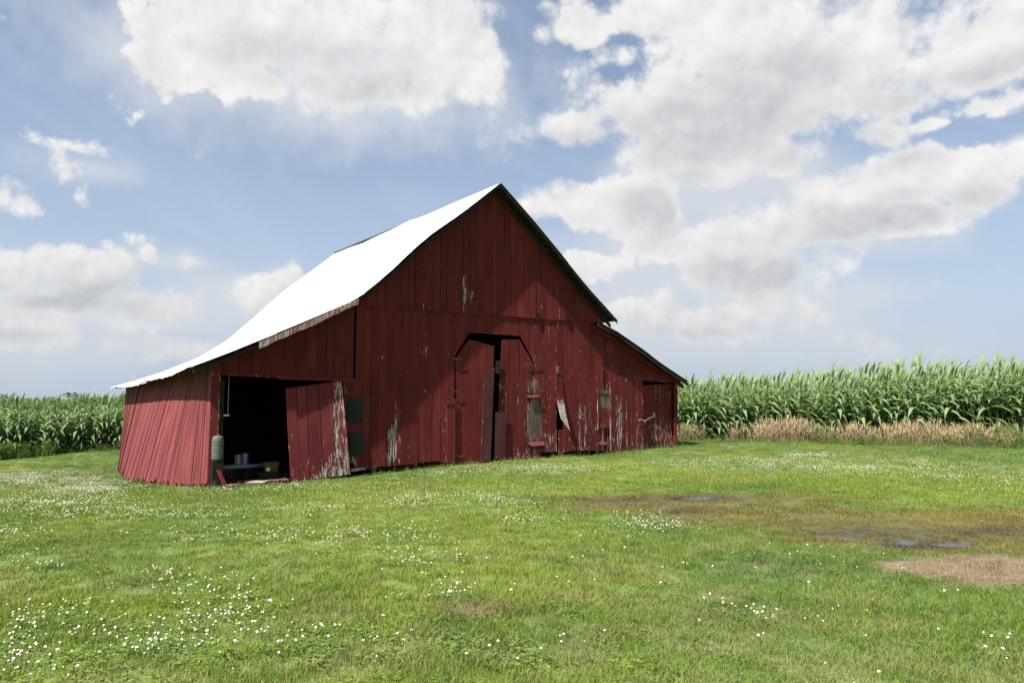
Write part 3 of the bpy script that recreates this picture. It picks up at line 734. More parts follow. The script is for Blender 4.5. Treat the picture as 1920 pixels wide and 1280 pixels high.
M_GREEN = paint_mat('dark_green_paint', (.016, .021, .018), prim=(.06, .07, .058), mottle=.2)
M_WOOD = paint_mat('bare_dark_wood', (.022, .017, .014), prim=(.085, .075, .065), bare=(.045, .037, .03))
def simple(name, col, rough=.7, metal=0.0, nscale=20, amt=.3):
    m, nt, b = new_mat(name); tc = nt.n.new('ShaderNodeTexCoord')
    n = nt.noise(tc.outputs['Object'], nscale, 5, .6)
    nt.l.new(nt.vec('SCALE', col, scale=nt.ramp(n, .3, .7, 1 - amt, 1 + amt)), b.inputs['Base Color'])
    b.inputs['Roughness'].default_value = rough; b.inputs['Metallic'].default_value = metal; return m
M_IRON = simple('rusty_iron', (.09, .03, .022), .8)
M_REDLEDGE = simple('red_ledge', (.062, .010, .009), .8)

# wear spots on the front, measured in the photograph: box, wear, bareness
SPOTS = [(866, 515, 874, 578, .95, .1), (876, 538, 886, 578, .95, .1), (927, 500, 931, 588, .55, 0), (908, 480, 914, 520, .3, 0), (939, 520, 944, 560, .35, 0),
         (724, 790, 747, 878, .88, .35), (738, 742, 748, 820, .85, .15), (709, 742, 716, 800, .6, .1), (711, 770, 717, 865, .5, 0), (687, 755, 694, 850, .55, 0),
         (828, 745, 838, 855, .65, .15), (984, 706, 1018, 742, .85, .95), (985, 745, 1017, 838, .93, 1.0), (1003, 838, 1020, 858, .8, .5),
         (1022, 800, 1048, 852, .62, .1), (938, 690, 950, 850, .6, .2), (960, 790, 1000, 835, .42, 0), (1078, 740, 1132, 852, .52, .1), (1152, 735, 1166, 848, .72, .05),
         (1124, 733, 1142, 770, .95, .95), (1122, 775, 1146, 805, .8, .9), (765, 635, 808, 680, .60, 0), (697, 645, 726, 695, .55, 0), (740, 640, 760, 660, .5, 0), (1000, 600, 1205, 850, .33, .1), (1220, 780, 1264, 842, .62, .05),
         (690, 862, 862, 882, .42, .2), (800, 835, 830, 875, .5, .1), (1170, 780, 1205, 800, .5, .5), (1185, 790, 1198, 850, .5, .3), (925, 690, 945, 760, .5, .3),
         (1045, 560, 1050, 700, .5, 0), (1010, 545, 1016, 590, .5, 0), (985, 545, 990, 600, .4, 0), (1062, 600, 1068, 720, .42, 0), (968, 640, 974, 760, .55, 0), (985, 780, 992, 850, .6, .1),
         (1030, 730, 1046, 800, .45, .2), (940, 832, 1010, 860, .45, .1), (665, 720, 692, 745, .4, 0), (1103, 720, 1110, 850, .62, 0), (1090, 700, 1094, 850, .5, 0), (1230, 740, 1245, 790, .3, 0)]
SPOTS = [(*wall(a, d), *wall(c_, b_), w, br) for a, b_, c_, d, w, br in SPOTS]
def front_wear(p):
    x, _, z = p; br = .15
    w = .26 + .155 * sstep(-9.5, -6.5, x) * sstep(4.2, 2.5, z) + .10 * sstep(1.2, 0, z) + .09 * (vnoise(x * 1.3, z * .7, 1.0) - .5)
    w = float(w)
    for x0, z0, x1, z1, ww, bb in SPOTS:
        ex, ez = .07, .34
        k = min((x - x0) / ex, (x1 - x) / ex, (z - z0) / ez, (z1 - z) / ez) * .5 + .5; k = max(0, min(1, k))
        if k > 0:
            if k * ww > w: w = k * ww
            br = max(br, bb * k)
    return w, br
def side_wear(p):
    z = p[2]; return .16 + .30 * max(0, min(1, (0.0 - z) / .8)) , .8
def const_wear(w, b=.2): return lambda p: (w, b)

def plank(c00, c10, c01, c11, out, th=.022, mat=None, wear=front_wear, rows=10, cols=3, warp=.004, name='plank', parent=None, rag=0.0, curl=None):
    """board between bottom-left, bottom-right, top-left, top-right; 'out' is the outward direction"""
    parent = parent or barn
    c00, c10, c01, c11 = map(Vector, (c00, c10, c01, c11)); out = Vector(out).normalized()
    ph, am = random.uniform(0, 6.28), random.uniform(.3, 1) * warp; tl = random.uniform(-1, 1) * warp * 1.2
    V_ = []; W_, B_ = [], []
    rb = [random.uniform(0, rag) for _ in range(cols + 1)]
    for j in range(rows + 1):
        t = j / rows
        for i in range(cols + 1):
            s = i / cols; p = (c00.lerp(c10, s)).lerp(c01.lerp(c11, s), t)
            if j == 0 and rag: p = p + (c01 - c00).normalized() * rb[i]
            d = am * math.sin(ph + t * 4) + tl * (s - .5) * 2 + (curl(t, s) if curl else 0)
            V_.append(p + out * d)
    n = len(V_); V_ += [p - out * th for p in V_]
    ex = [random.choice((0, .04, .10, .22)) for _ in range(2)]
    for k, p in enumerate(V_):
        w, b = wear(p); i = (k % n) % (cols + 1)
        if w < .7: w += (ex[0] if i == 0 else ex[1] if i == cols else 0) + (.10 if (k % n) < cols + 1 else 0)
        W_.append(w); B_.append(b)
    F_ = []; c = cols + 1
    for j in range(rows):
        for i in range(cols):
            a = j * c + i; F_.append((a, a + 1, a + c + 1, a + c)); F_.append((n + a, n + a + c, n + a + c + 1, n + a + 1))
    for j in range(rows):
        a, b = j * c, (j + 1) * c; F_.append((a, b, n + b, n + a)); a += cols; b += cols; F_.append((a, n + a, n + b, b))
    for i in range(cols):
        F_.append((i, n + i, n + i + 1, i + 1)); a = rows * c + i; F_.append((a, a + 1, n + a + 1, n + a))
    o = mesh_obj(name, V_, F_, mat or M_RED, parent)
    for nm, arr in (('wear', W_), ('bare', B_)):
        at = o.data.attributes.new(nm, 'FLOAT', 'POINT'); at.data.foreach_set('value', np.asarray(arr, np.float32))
    return o
def fplank(x0, x1, zb0, zb1, zt0, zt1, n=0.0, **k):     # board on the front, n metres proud
    j = random.uniform(-.004, .006); g = k.pop('gap', random.choice((.002, .003, .004, .004, .006, .011)))
    return plank((x0 + g, -n - j, zb0), (x1 - g, -n - j, zb1), (x0 + g, -n - j, zt0), (x1 - g, -n - j, zt1), (0, -1, 0), **k)
def px_plank(bl, br, tl, tr, n=0.0, nt_=None, **k):
    nt_ = n if nt_ is None else nt_
    P = [wall(*q, m_) for q, m_ in ((bl, n), (br, n), (tl, nt_), (tr, nt_))]
    return plank((P[0][0], -n, P[0][1]), (P[1][0], -n, P[1][1]), (P[2][0], -nt_, P[2][1]), (P[3][0], -nt_, P[3][1]), (0, -1, 0), **k)

# outlines (barn frame)
XL, XM, XN = -16.75, -13.05, -3.80                       # left end, main body left and right edges
ROOF_L = [(-8.52, 8.38), (-9.87, 7.27), (-11.13, 6.23), (-12.22, 5.22), (-13.2, 4.40), (-14.54, 3.70), (-15.74, 3.12), (-16.6, 2.70), (-17.28, 2.42)]
ROOF_LB = [(-8.3, 8.39), (-9.7, 7.22), (-10.9, 6.20), (-11.9, 5.18), (-12.96, 4.15), (-14.1, 3.42), (-15.2, 2.90), (-16.3, 2.42), (-17.22, 2.12)]
ROOF_R = [(-8.52, 8.38), (-7.24, 7.40), (-6.13, 6.49), (-4.96, 5.50), (-3.50, 4.42)]
ROOF_RL = [(-4.3, 4.36), (-3.95, 4.22), (-3.6, 4.14), (-2.26, 3.55), (-1.0, 2.95), (0.34, 2.38)]
def prof(P, x):
    P = sorted(P); return float(np.interp(x, [p[0] for p in P], [p[1] for p in P]))
def zroof(x):
    if x < -8.52: return prof(ROOF_L, x)
    if x < XN: return prof(ROOF_R, x)
    return prof(ROOF_RL, x)
def seam(x): return np.interp(x, [XM, XN], [4.30, 4.40])
def splits(a, b, w0, w1, keep=()):
    xs = [a]
    while xs[-1] < b - w0: xs.append(xs[-1] + random.uniform(w0, w1))
    xs[-1] = b; xs = xs if len(xs) > 1 else [a, b]
    for k in keep:
        i = int(np.argmin([abs(q - k) for q in xs[1:-1]])) + 1; xs[i] = k
    return sorted(xs)

# 1 gable boards above the seam, lapped over the ones below
for x0, x1 in zip(*(lambda s: (s[:-1], s[1:]))(splits(XM, XN, .20, .31, (-8.52,)))):
    zb = seam((x0 + x1) / 2) - .03 + random.uniform(-.02, .012)
    if wall(866, 570)[0] < (x0 + x1) / 2 < wall(888, 570)[0]: zb += .02
    fplank(x0, x1, zb, zb, max(zb + .02, zroof(x0) - .07), max(zb + .02, zroof(x1) - .07), .030, rag=.015)
for q in (1010, 1065):
    a, b = wall(q - 5, 596, .06), wall(q + 2, 588, .06)
    plank((a[0], -.062, a[1] - .05), (b[0], -.062, a[1] - .05), (a[0], -.066, b[1]), (b[0], -.066, b[1] + .03), (0, -1, 0), name='batten', mat=M_WOOD, rows=2, cols=1)
# 2 lower boards of the main body, leaving the arched doorway
ARCH = [(-9.89, 3.0), (-9.38, 3.74), (-7.44, 3.74), (-6.84, 2.88)]
BOT = [(XM, -.13), (-12.5, -.14), (-11.4, -.10), (-9.9, -.10), (-9.85, -.20), (-6.8, -.24), (-6.7, .02), (-6.4, -.02), (-5.3, 0.0), (-4.0, -.02), (-3.8, -.2)]
loose = wall(1050, 700)[0]
lowx = splits(XM, XN, .19, .30, (-9.89, -6.84, -9.38, -7.44, wall(1043, 700)[0], wall(1056, 700)[0]))
for x0, x1 in zip(lowx[:-1], lowx[1:]):
    xm = (x0 + x1) / 2; zt0, zt1 = seam(x0) - .012, seam(x1) - .012
    if -9.89 < xm < -6.84: fplank(x0, x1, prof(ARCH, x0), prof(ARCH, x1), zt0, zt1, 0, rows=3)
    elif x0 < loose < x1:                          # the board whose lower half has sprung loose
        fplank(x0, x1, 2.55, 2.5, zt0, zt1, 0, rows=6)
        px_plank((1053, 786), (1069, 808), (1043, 704), (1055, 706), .34, .035, rows=12, cols=3, warp=.001, curl=lambda t, s_: -.10 * math.sin(math.pi * t), wear=lambda p: (.3 + .8 * max(0, min(1, (1.9 - p[2]) / .5)), 0.0))
        fplank(x0 + .09, x1, -.2, -.2, .72, .75, -.01, rows=4, rag=.12)
    else:
        b = prof(BOT, xm) + random.uniform(-.03, .03); fplank(x0, x1, b, b, zt0, zt1, 0, rag=.03, rows=16)
# 3 header boards over the left lean-to opening
hx = splits(XL, XM - .03, .22, .34)
for x0, x1 in zip(hx[:-1], hx[1:]):
    f_ = lambda x: np.interp(x, [-16.7, -13.1], [wall(405, 698)[1], wall(665, 714)[1]])
    fplank(x0, x1, f_(x0), f_(x1), zroof(x0) - .07, zroof(x1) - .07, -.05, rows=5)
px_plank((398, 702), (530, 709), (398, 695), (530, 702), .0, name='header_rail', rows=2, cols=8, wear=const_wear(.45))
px_plank((524, 711), (668, 716), (524, 703), (668, 710), .0, name='header_rail', rows=2, cols=8, wear=const_wear(.3))
# corner post, split and peeling
a = wall(391, 700, 0); 
plank((XL + .00, -.0, -.42), (XL + .20, -.0, -.40), (XL + .0, 0, 2.52), (XL + .20, 0, 2.60), (0, -1, 0), th=.14, name='corner_post', rows=18, wear=lambda p: (.50 if p[0] < XL + .06 else .42, .35))
# inner door post
plank((XL + .24, .10, -.45), (XL + .33, .10, -.45), (XL + .24, .10, 2.2), (XL + .33, .10, 2.2), (0, -1, 0), th=.1, name='door_post', rows=8, mat=M_WOOD, wear=const_wear(.4, .3))
# 4 wall between left door and main body, with two dark green patches
for bl, br, tl, tr, w in (((650, 872), (668, 874), (643, 714), (667, 716), .42), ((669, 874), (690, 880), (668, 716), (690, 716), .36)):
    px_plank(bl, br, tl, tr, .0 if bl[0] < 669 else -.02, rows=12, rag=.1, wear=(lambda w: (lambda p: (w + .5 * max(0, min(1, (.4 - p[2]) / .5)), .1)))(w))
for n_, q in enumerate(((653, 790, 680, 748), (657, 852, 683, 812))):
    px_plank((q[0], q[1]), (q[2], q[1]), (q[0], q[3]), (q[2], q[3]), .035, name='cover_board', mat=M_GREEN, rows=3, wear=const_wear(.2 + .1 * n_))
px_plank((658, 884), (686, 880), (658, 878), (686, 876), .05, name='loose_slat', mat=M_FASC, rows=1, cols=4, wear=const_wear(.9))
px_plank((690, 884), (705, 884), (690, 860), (705, 860), -.3, name='foundation_block', mat=M_WOOD, rows=1, th=.3, wear=const_wear(.1))
# 5 left sliding door, hanging askew in front of the wall
door = px_plank((548, 888), (654, 876), (538, 742), (640, 729), .20, .16, name='sliding_door', mat=M_WOOD, rows=2, wear=const_wear(.1), th=.03)
top = [535, 556, 574, 597, 620, 641]; bot = [545, 563, 581, 608, 633, 657]
def door_wear(p):
    x, z = p[0], p[2]; w = .20
    fx = (x + 15.0) / 1.75
    w += .55 * max(0, min(1, (.35 - z) / .45)) * (.45 + .55 * fx)
    if fx > .70: w = max(w, .60 + .12 * float(vnoise(p[0] * 3, p[2] * 2, 1.0)))
    if .3 < fx < .62 and .0 < z < 1.15: w = max(w, .42)
    if fx < .1 and z < 1.3: w = max(w, .5)
    return w, .05
for i in range(5):
    yb = lambda x: np.interp(x, [545, 657], [903, 889]); yt = lambda x: np.interp(x, [535, 641], [728, 714])
    px_plank((bot[i] + .6, yb(bot[i])), (bot[i + 1] - .6, yb(bot[i + 1])), (top[i] + .6, yt(top[i])), (top[i + 1] - .6, yt(top[i + 1])), .24, .20, rows=14, mat=M_PLUM, wear=door_wear, parent=barn)
# make the door boards children of the door
for o in [q for q in barn.children if q.name.startswith('plank')][-5:]: o.parent = door
# 6 arched double door: two leaves
def leaf_door(px_list, tops, bots, n, mat, nback):
    d = None
    for i in range(len(px_list) - 1):
        a, b = px_list[i], px_list[i + 1]
        if d is None:
            m0, m1 = px_list[0], px_list[-1]
            d = px_plank((m0[1] + 2, bots[0] - 26), (m1[1] - 2, bots[-1] - 26), (m0[1] + 2, bots[0] - 36), (m1[1] - 2, bots[-1] - 36), nback, name='door_leaf', mat=M_WOOD, rows=1, cols=4, wear=const_wear(.1))
        o = px_plank((a[1] + .35, bots[i]), (b[1] - .35, bots[i + 1]), (a[0] + .35, tops[i]), (b[0] - .35, tops[i + 1]), n, rows=16, mat=mat, rag=.03)
        o.parent = d
    return d
leaf_door([(853.5, 855), (868, 868), (880, 880), (897, 896), (912, 909), (927, 919)], [673, 652, 637, 640, 645, 649], [869, 869, 868, 867, 866, 865], -.02, M_RED, -.06)
leaf_door([(941, 930), (956, 951), (974, 970), (987, 986), (1002.5, 1003)], [637, 636, 637, 659, 685], [862, 861, 860, 859, 858], -.005, M_RED, -.05)
px_plank((902, 867), (920, 861), (908, 699), (927, 689), .10, name='leaning_board', mat=M_PURP, rows=10, wear=lambda p: (.42 if p[0] < wall(908, 800, .1)[0] else .2, .2))
px_plank((927, 860), (948, 859), (929, 772), (950, 772), .07, name='nailed_panel', mat=M_PURP, rows=5, wear=const_wear(.33, .4))
# small latch bar between the leaves, with a rag hanging on it
px_plank((930, 700), (936, 700), (931, 676), (938, 676), .05, name='door_latch', mat=M_WOOD, rows=2, wear=const_wear(.5))
# small hatch left of the arch
for q in ((838, 868, 853, 757),):
    px_plank((q[0], q[1]), (q[2] - 1.5, q[1]), (q[0], q[3] + 1), (q[2] - 1.5, q[3] + 1), .022, name='hatch_board', rows=8, mat=M_RED, wear=const_wear(.22))
    px_plank((q[2] - 1.2, q[1] + 1), (q[2] + 1, q[1] + 1), (q[2] - 1.2, q[3] - 10), (q[2] + 1, q[3] - 10), .04, name='batten', rows=8, cols=1, mat=M_REDLEDGE, wear=const_wear(.5))
    px_plank((q[0] - 2, q[3]), (q[2], q[3]), (q[0] - 2, q[3] - 2.5), (q[2], q[3] - 2.5), .045, name='batten', rows=1, cols=3, mat=M_REDLEDGE, wear=const_wear(.4))
# iron strap hinges
def strap(px, py, w, dy=0):
    x0, z0 = wall(px, py, .03); x1, z1 = wall(px + w, py + dy, .03); V_, F_ = [], []
    for j in range(9):
        t = j / 8; x = x0 + (x1 - x0) * t; z = z0 + (z1 - z0) * t - .035 * math.sin(math.pi * t); h = .022 * (1 - .7 * t)
        V_ += [(x, -.032, z - h), (x, -.032, z + h), (x, -.045, z + h), (x, -.045, z - h)]
        if j:
            b = 4 * (j - 1)
            for k in range(4): F_.append((b + k, b + (k + 1) % 4, b + 4 + (k + 1) % 4, b + 4 + k))
    F_ += [(0, 1, 2, 3), (32, 35, 34, 33)]
    mesh_obj('strap_hinge', V_, F_, M_IRON, barn)
for q in ((850, 671, 17, 1), (846, 730, 16, 2), (856, 853, 14, 0), (985, 682, 28, 0), (1115, 728, 29, 2)): strap(*q)
# red ledges (broken feed shelves) standing out of the wall
def ledge(px0, px1, py, dep, dz):
    x0, z = wall(px0, py, .03); x1, _ = wall(px1, py, .03); th = .018
    V_ = [(x0, 0, z + dz), (x1, 0, z + dz + .02), (x1 - .05, -dep, z - .01), (x0 + .06, -dep, z - .03)]
    V_ = V_ + [(a, b, c - th) for a, b, c in V_]
    mesh_obj('wall_ledge', V_, [(0, 1, 2, 3), (7, 6, 5, 4), (0, 3, 7, 4), (3, 2, 6, 7), (2, 1, 5, 6), (1, 0, 4, 5)], M_REDLEDGE, barn)
ledge(987, 1012, 743, .08, .03); ledge(990, 1020, 834, .15, .08); ledge(1122, 1137, 832, .10, .05)
px_plank((1005, 862), (1018, 862), (1006, 850), (1012, 850), .16, name='fallen_board', mat=M_RED, rows=2, wear=const_wear(.2))
px_plank((1122, 806), (1146, 806), (1123, 733), (1144, 733), .006, name='shutter', rows=6, mat=M_RED, wear=front_wear, gap=0) if False else None
px_plank((1124, 802), (1142, 801), (1124, 732), (1142, 732), .012, name='shutter', rows=8, mat=M_RED, wear=lambda p: ((.95 if p[2] > 1.55 else .62), .95))
for a, b in ((1120.5, 1123), (1143, 1145.5)): px_plank((a, 806), (b, 806), (a, 728), (b, 728), .035, name='batten', rows=5, cols=1, wear=const_wear(.5))
# 7 right lean-to: wall boards, proud sliding door, recessed end
rx = splits(XN, 0.0, .20, .30, (-1.92,))
for x0, x1 in zip(rx[:-1], rx[1:]):
    xm = (x0 + x1) / 2
    if xm < -1.92:
        b = -.2 + random.uniform(-.02, .04); fplank(x0, x1, b, b, zroof(x0) - .07, zroof(x1) - .07, -.03, rows=14)
    else:
        zt = lambda x: np.interp(x, [-1.92, 0], [wall(1208, 713)[1], wall(1264, 718)[1]])
        fplank(x0, x1, zt(x0) + .0, zt(x1), max(zt(x0) + .02, zroof(x0) - .07), max(zt(x1) + .02, zroof(x1) - .07), -.03, rows=4)
        zg = lambda x: np.interp(x, [-1.92, 0], [wall(1208, 722)[1], wall(1264, 719)[1]])
        b = np.interp(xm, [-1.9, 0], [-.13, -.0]) + random.uniform(-.03, .03); fplank(x0, x1, b, b, zg(x0), zg(x1), -.13, rows=12, rag=.05)
rdoor = plank((-3.5, -.035, .35), (-1.95, -.035, .35), (-3.5, -.035, .5), (-1.95, -.035, .5), (0, -1, 0), name='sliding_door', mat=M_WOOD, rows=1, wear=const_wear(.1))
rd = splits(-3.55, -1.9, .20, .29)
for x0, x1 in zip(rd[:-1], rd[1:]):
    fplank(x0, x1, -.19, -.18, 2.60, 2.63, .065, rows=16, rag=.02).parent = rdoor
plank((-.14, -.015, .95), (.05, -.015, .93), (-.14, -.015, 2.25), (.06, -.015, 2.2), (0, -1, 0), name='corner_board', rows=6, wear=const_wear(.2))
plank((-.12, .01, -.1), (.0, .01, -.1), (-.12, .01, .93), (.0, .01, .93), (0, -1, 0), name='corner_board', rows=6, wear=const_wear(.45))
# dangling wire on the right door
def tube(pts, r, name, mat, parent=barn, seg=5):
    V_, F_ = [], []; pts = [Vector(p) for p in pts]
    for i, p in enumerate(pts):
        d = (pts[min(i + 1, len(pts) - 1)] - pts[max(i - 1, 0)]).normalized(); a = d.orthogonal().normalized(); b = d.cross(a)
        for k in range(seg): V_.append(p + (a * math.cos(k * 6.283 / seg) + b * math.sin(k * 6.283 / seg)) * r)
        if i:
            for k in range(seg): q = seg * (i - 1); F_.append((q + k, q + (k + 1) % seg, q + seg + (k + 1) % seg, q + seg + k))
    F_ += [tuple(range(seg))[::-1], tuple(len(V_) - seg + k for k in range(seg))]
    return mesh_obj(name, V_, F_, mat, parent, True)
wp = [(1196, 788), (1201, 786), (1208, 789), (1216, 783), (1223, 781), (1222, 774)]
tube([(wall(*q, .1)[0], -.10 - .02 * i, wall(*q, .1)[1]) for i, q in enumerate(wp)], .007, 'wire', simple('pale_wire', (.4, .33, .26)))
tube([(wall(1207, 787, .1)[0], -.13, wall(1207, 787, .1)[1]), (wall(1209, 796, .1)[0], -.14, wall(1209, 796, .1)[1])], .007, 'wire', simple('pale_wire_end', (.4, .33, .26)))

# 8 long side wall: boards slanting and bulging outwards in the middle
NS = 84; ys = np.r_[0, np.cumsum(rng.uniform(.7, 1.35, NS))]; ys = ys / ys[-1] * 12.2
for j in range(NS):
    a, b = ys[j], ys[j + 1]; A = lambda y: math.sin(math.pi * min(1, max(0, y / 12.2)))
    zt = np.interp((a + b) / 2, [0, 12.2], [2.52, 2.28])
    bo = lambda y: XL - .03 - .46 * A(y) ** .8 * 1.0 - .10 * sstep(0, 2, y); sh = .75 * A((a + b) / 2) ** 1.3
    sh0, sh1 = .75 * A(a) ** 1.3, .75 * A(b) ** 1.3
    zg = np.interp((a + b) / 2, [0, 1, 6, 12.2], [-.36, -.48, -.80, -.80]) + random.uniform(-.03, .07)
    gap = random.uniform(.003, .010) if random.random() < .8 else .018
    # outward is -x; order so that left-to-right as seen from outside runs from back to front
    jit = random.uniform(-.006, .006)
    o = plank((bo(b) + jit, b - gap + sh1, zg), (bo(a) + jit, a + gap + sh0, zg + random.uniform(-.02, .02)), (XL + jit, b - gap, zt), (XL + jit, a + gap, zt), (-1, 0, 0), mat=M_REDSIDE, wear=side_wear, rows=8, cols=2, warp=.0045, rag=.07 if random.random() < .75 else .22)
# back wall and right wall (wide boards, closing the barn)
for x0, x1 in zip(*(lambda s: (s[:-1], s[1:]))(list(np.linspace(XL, 0, 30)))):
    z0 = lambda x: (prof(ROOF_LB, x) if x < -8.4 else (prof(ROOF_R, x) if x < XN else prof(ROOF_RL, x))) - .10
    plank((x1, 12.2, -1.0), (x0, 12.2, -1.0), (x1, 12.2, z0(x1)), (x0, 12.2, z0(x0)), (0, 1, 0), rows=3, cols=1, wear=const_wear(.3))
for y0, y1 in zip(*(lambda s: (s[:-1], s[1:]))(list(np.linspace(0.0, 12.2, 25)))):
    plank((0, y0, -.35), (0, y1, -.35), (0, y0, 2.47), (0, y1, 2.47), (1, 0, 0), rows=3, cols=1, wear=const_wear(.3))
for y0, y1 in zip(*(lambda s: (s[:-1], s[1:]))(list(np.linspace(0.02, 12.15, 12)))):
    plank((XN, y0, 3.9), (XN, y1, 3.9), (XN, y0, 4.58), (XN, y1, 4.58), (1, 0, 0), rows=1, cols=1, wear=const_wear(.3))
# sills and skids under the floor, seen as darkness in the gap
for (x0, x1, y, z) in ((XM, -9.9, .25, -.05), (-6.8, -3.9, .25, 0.03)):
    plank((x0, y, z - .18), (x1, y, z - .18), (x0, y, z), (x1, y, z), (0, -1, 0), th=.18, name='sill_beam', mat=M_WOOD, rows=1, cols=2, wear=const_wear(.05))

# ------------------------------------------------------------------ roof
def metal_mat():
    m, nt, b = new_mat('white_roof_metal'); tc = nt.n.new('ShaderNodeTexCoord'); co = tc.outputs['Object']
    n = nt.noise(nt.vec('MULTIPLY', co, (1.2, 6, 1.2)), 2, 5, .6); n2 = nt.noise(co, 30, 4, .7)
    c = nt.mix(nt.ramp(n, .35, .7, 0, .5), (.72, .73, .74), (.56, .57, .58))
    c = nt.mix(nt.ramp(n2, .70, .76, 0, .7), c, (.30, .21, .15))
    st = nt.noise(nt.vec('MULTIPLY', co, (.35, 9.0, .35)), 1.0, 4, .6); st2 = nt.noise(nt.vec('MULTIPLY', co, (1.3, 1.1, 1.3)), 1.0, 3, .5)
    c = nt.mix(nt.math('MULTIPLY', nt.ramp(st, .60, .64), nt.ramp(st2, .50, .58)), c, (.05, .046, .042))
    gm = nt.n.new('ShaderNodeNewGeometry')
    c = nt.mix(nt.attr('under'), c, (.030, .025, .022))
    nt.l.new(c, b.inputs['Base Color']); b.inputs['Roughness'].default_value = .45; b.inputs['Specular IOR Level'].default_value = .5
    return m
M_ROOF = metal_mat()
def strip_surface(PF, PB, yF, yB, wob=0.0):
    """ruled surface between a front outline and a back outline"""
    PF, PB = np.array(PF), np.array(PB)
    def arc(P):
        d = np.r_[0, np.cumsum(np.hypot(*np.diff(P, axis=0).T))]; return d / d[-1]
    aF, aB = arc(PF), arc(PB); Ln = np.hypot(*np.diff(PF, axis=0).T).sum()
    def f(u, v):                       # u down the slope, v front->back
        p = np.array([np.interp(u, aF, PF[:, k]) for k in (0, 1)]) * (1 - v) + np.array([np.interp(u, aB, PB[:, k]) for k in (0, 1)]) * v
        z = p[1] + wob * (vnoise(u * 5 + 3, v * 7, 1.0) - .5) - .10 * math.sin(math.pi * v) * (.3 + .7 * u) * (wob > 0)
        return Vector((p[0], yF + (yB - yF) * v, z))
    return f, Ln
def roof_sheets(f, Ln, depth, rows, sgn, over=.06):
    cols = int(depth / .80); pitch = .076
    for r in range(rows):
        for c in range(cols):
            v0, v1 = c / cols, (c + 1) / cols; u0, u1 = r / rows, min(1.0, (r + 1) / rows + (.05 if r < rows - 1 else 0))
            nw = int(round(.80 / pitch)) * 4; ns = 6
            lift = .012 + .012 * (rows - 1 - r) + random.uniform(0, .006); V_, F_ = [], []
            fl = random.uniform(.0, .035) if (r == rows - 1 or random.random() < .12) else 0
            ends = random.uniform(-.012, .02) / Ln if r == rows - 1 else 0
            for j in range(ns + 1):
                for i in range(nw + 1):
                    u = u0 + (u1 + ends - u0) * j / ns; v = v0 + (v1 - v0) * i / nw
                    p = f(min(u, 1.0), v); w = math.cos(i / 4 * 2 * math.pi) * .009
                    p = p + Vector((sgn * .6, 0, .8)) * (w + lift + fl * (j / ns) ** 3 * math.sin(i / nw * 3.1 + c)) 
                    V_.append(p)
            for j in range(ns):
                for i in range(nw):
                    a = j * (nw + 1) + i; q = (a, a + 1, a + nw + 2, a + nw + 1); F_.append(q if sgn > 0 else q[::-1])
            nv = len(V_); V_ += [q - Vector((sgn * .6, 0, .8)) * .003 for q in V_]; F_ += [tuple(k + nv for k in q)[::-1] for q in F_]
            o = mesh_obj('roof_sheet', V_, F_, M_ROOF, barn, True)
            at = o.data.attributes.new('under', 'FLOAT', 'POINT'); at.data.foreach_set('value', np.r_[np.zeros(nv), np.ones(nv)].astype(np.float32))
fL, LL = strip_surface(ROOF_L, ROOF_LB, -.45, 12.6, .12)
roof_sheets(fL, LL, 13.05, 4, -1)
fR, LR = strip_surface(ROOF_R, ROOF_R, -.45, 12.6, 0)
roof_sheets(fR, LR, 13.05, 2, 1)
fQ, LQ = strip_surface(ROOF_RL, ROOF_RL, -.32, 12.6, 0)
roof_sheets(fQ, LQ, 12.9, 2, 1)
def deck(f, Ln, yspan, sgn, n, name='roof_lath', th=.03, wd=.13, y0=0, y1=1):
    """boards under the metal running from gable to gable"""
    for k in range(n):
        u = (k + .5) / n; du = wd / 2 / Ln; V_, F_ = [], []
        e0 = random.uniform(0, .006)
        for j in range(7):
            v = y0 + e0 + (y1 - y0 - e0) * j / 6
            a, b = f(max(0, u - du), v), f(min(1, u + du), v)
            nrm = Vector((sgn * .6, 0, .8)); 
            V_ += [a - nrm * .012, b - nrm * .012, b - nrm * (.012 + th), a - nrm * (.012 + th)]
            if j:
                q = 4 * (j - 1)
                for m in range(4): F_.append((q + m, q + 4 + m, q + 4 + (m + 1) % 4, q + (m + 1) % 4))
        F_ += [(0, 1, 2, 3), (27, 26, 25, 24)]
        o = mesh_obj(name, V_, F_, M_WOOD, barn)
        for nm, w in (('wear', random.uniform(.0, .25)), ('bare', .3)):
            at = o.data.attributes.new(nm, 'FLOAT', 'POINT'); at.data.foreach_set('value', np.full(len(V_), w, np.float32))
deck(fR, LR, 13, 1, 22); deck(fL, LL, 13, -1, 36); deck(fQ, LQ, 13, 1, 12)
# rafters at the gable edge
def rake(P, y, name, mat, wd, th, wear, a=0, b=1, drop=.05):
    P = np.array(P); d = np.r_[0, np.cumsum(np.hypot(*np.diff(P, axis=0).T))]; d /= d[-1]; V_ = []; F_ = []; n = 14
    for j in range(n + 1):
        t = a + (b - a) * j / n; x, z = np.interp(t, d, P[:, 0]), np.interp(t, d, P[:, 1]) - drop + random.uniform(-.004, .004)
        w = wd * (1 + random.uniform(-.12, .12))
        V_ += [(x, y, z), (x, y, z - w), (x, y + th, z - w), (x, y + th, z)]
        if j:
            q = 4 * (j - 1)
            for m in range(4): F_.append((q + m, q + (m + 1) % 4, q + 4 + (m + 1) % 4, q + 4 + m))
    F_ += [(3, 2, 1, 0), (4 * n, 4 * n + 1, 4 * n + 2, 4 * n + 3)]
    o = mesh_obj(name, V_, F_, mat, barn)
    for nm, w in (('wear', wear), ('bare', .25)):
        at = o.data.attributes.new(nm, 'FLOAT', 'POINT'); at.data.foreach_set('value', np.full(len(V_), w, np.float32))
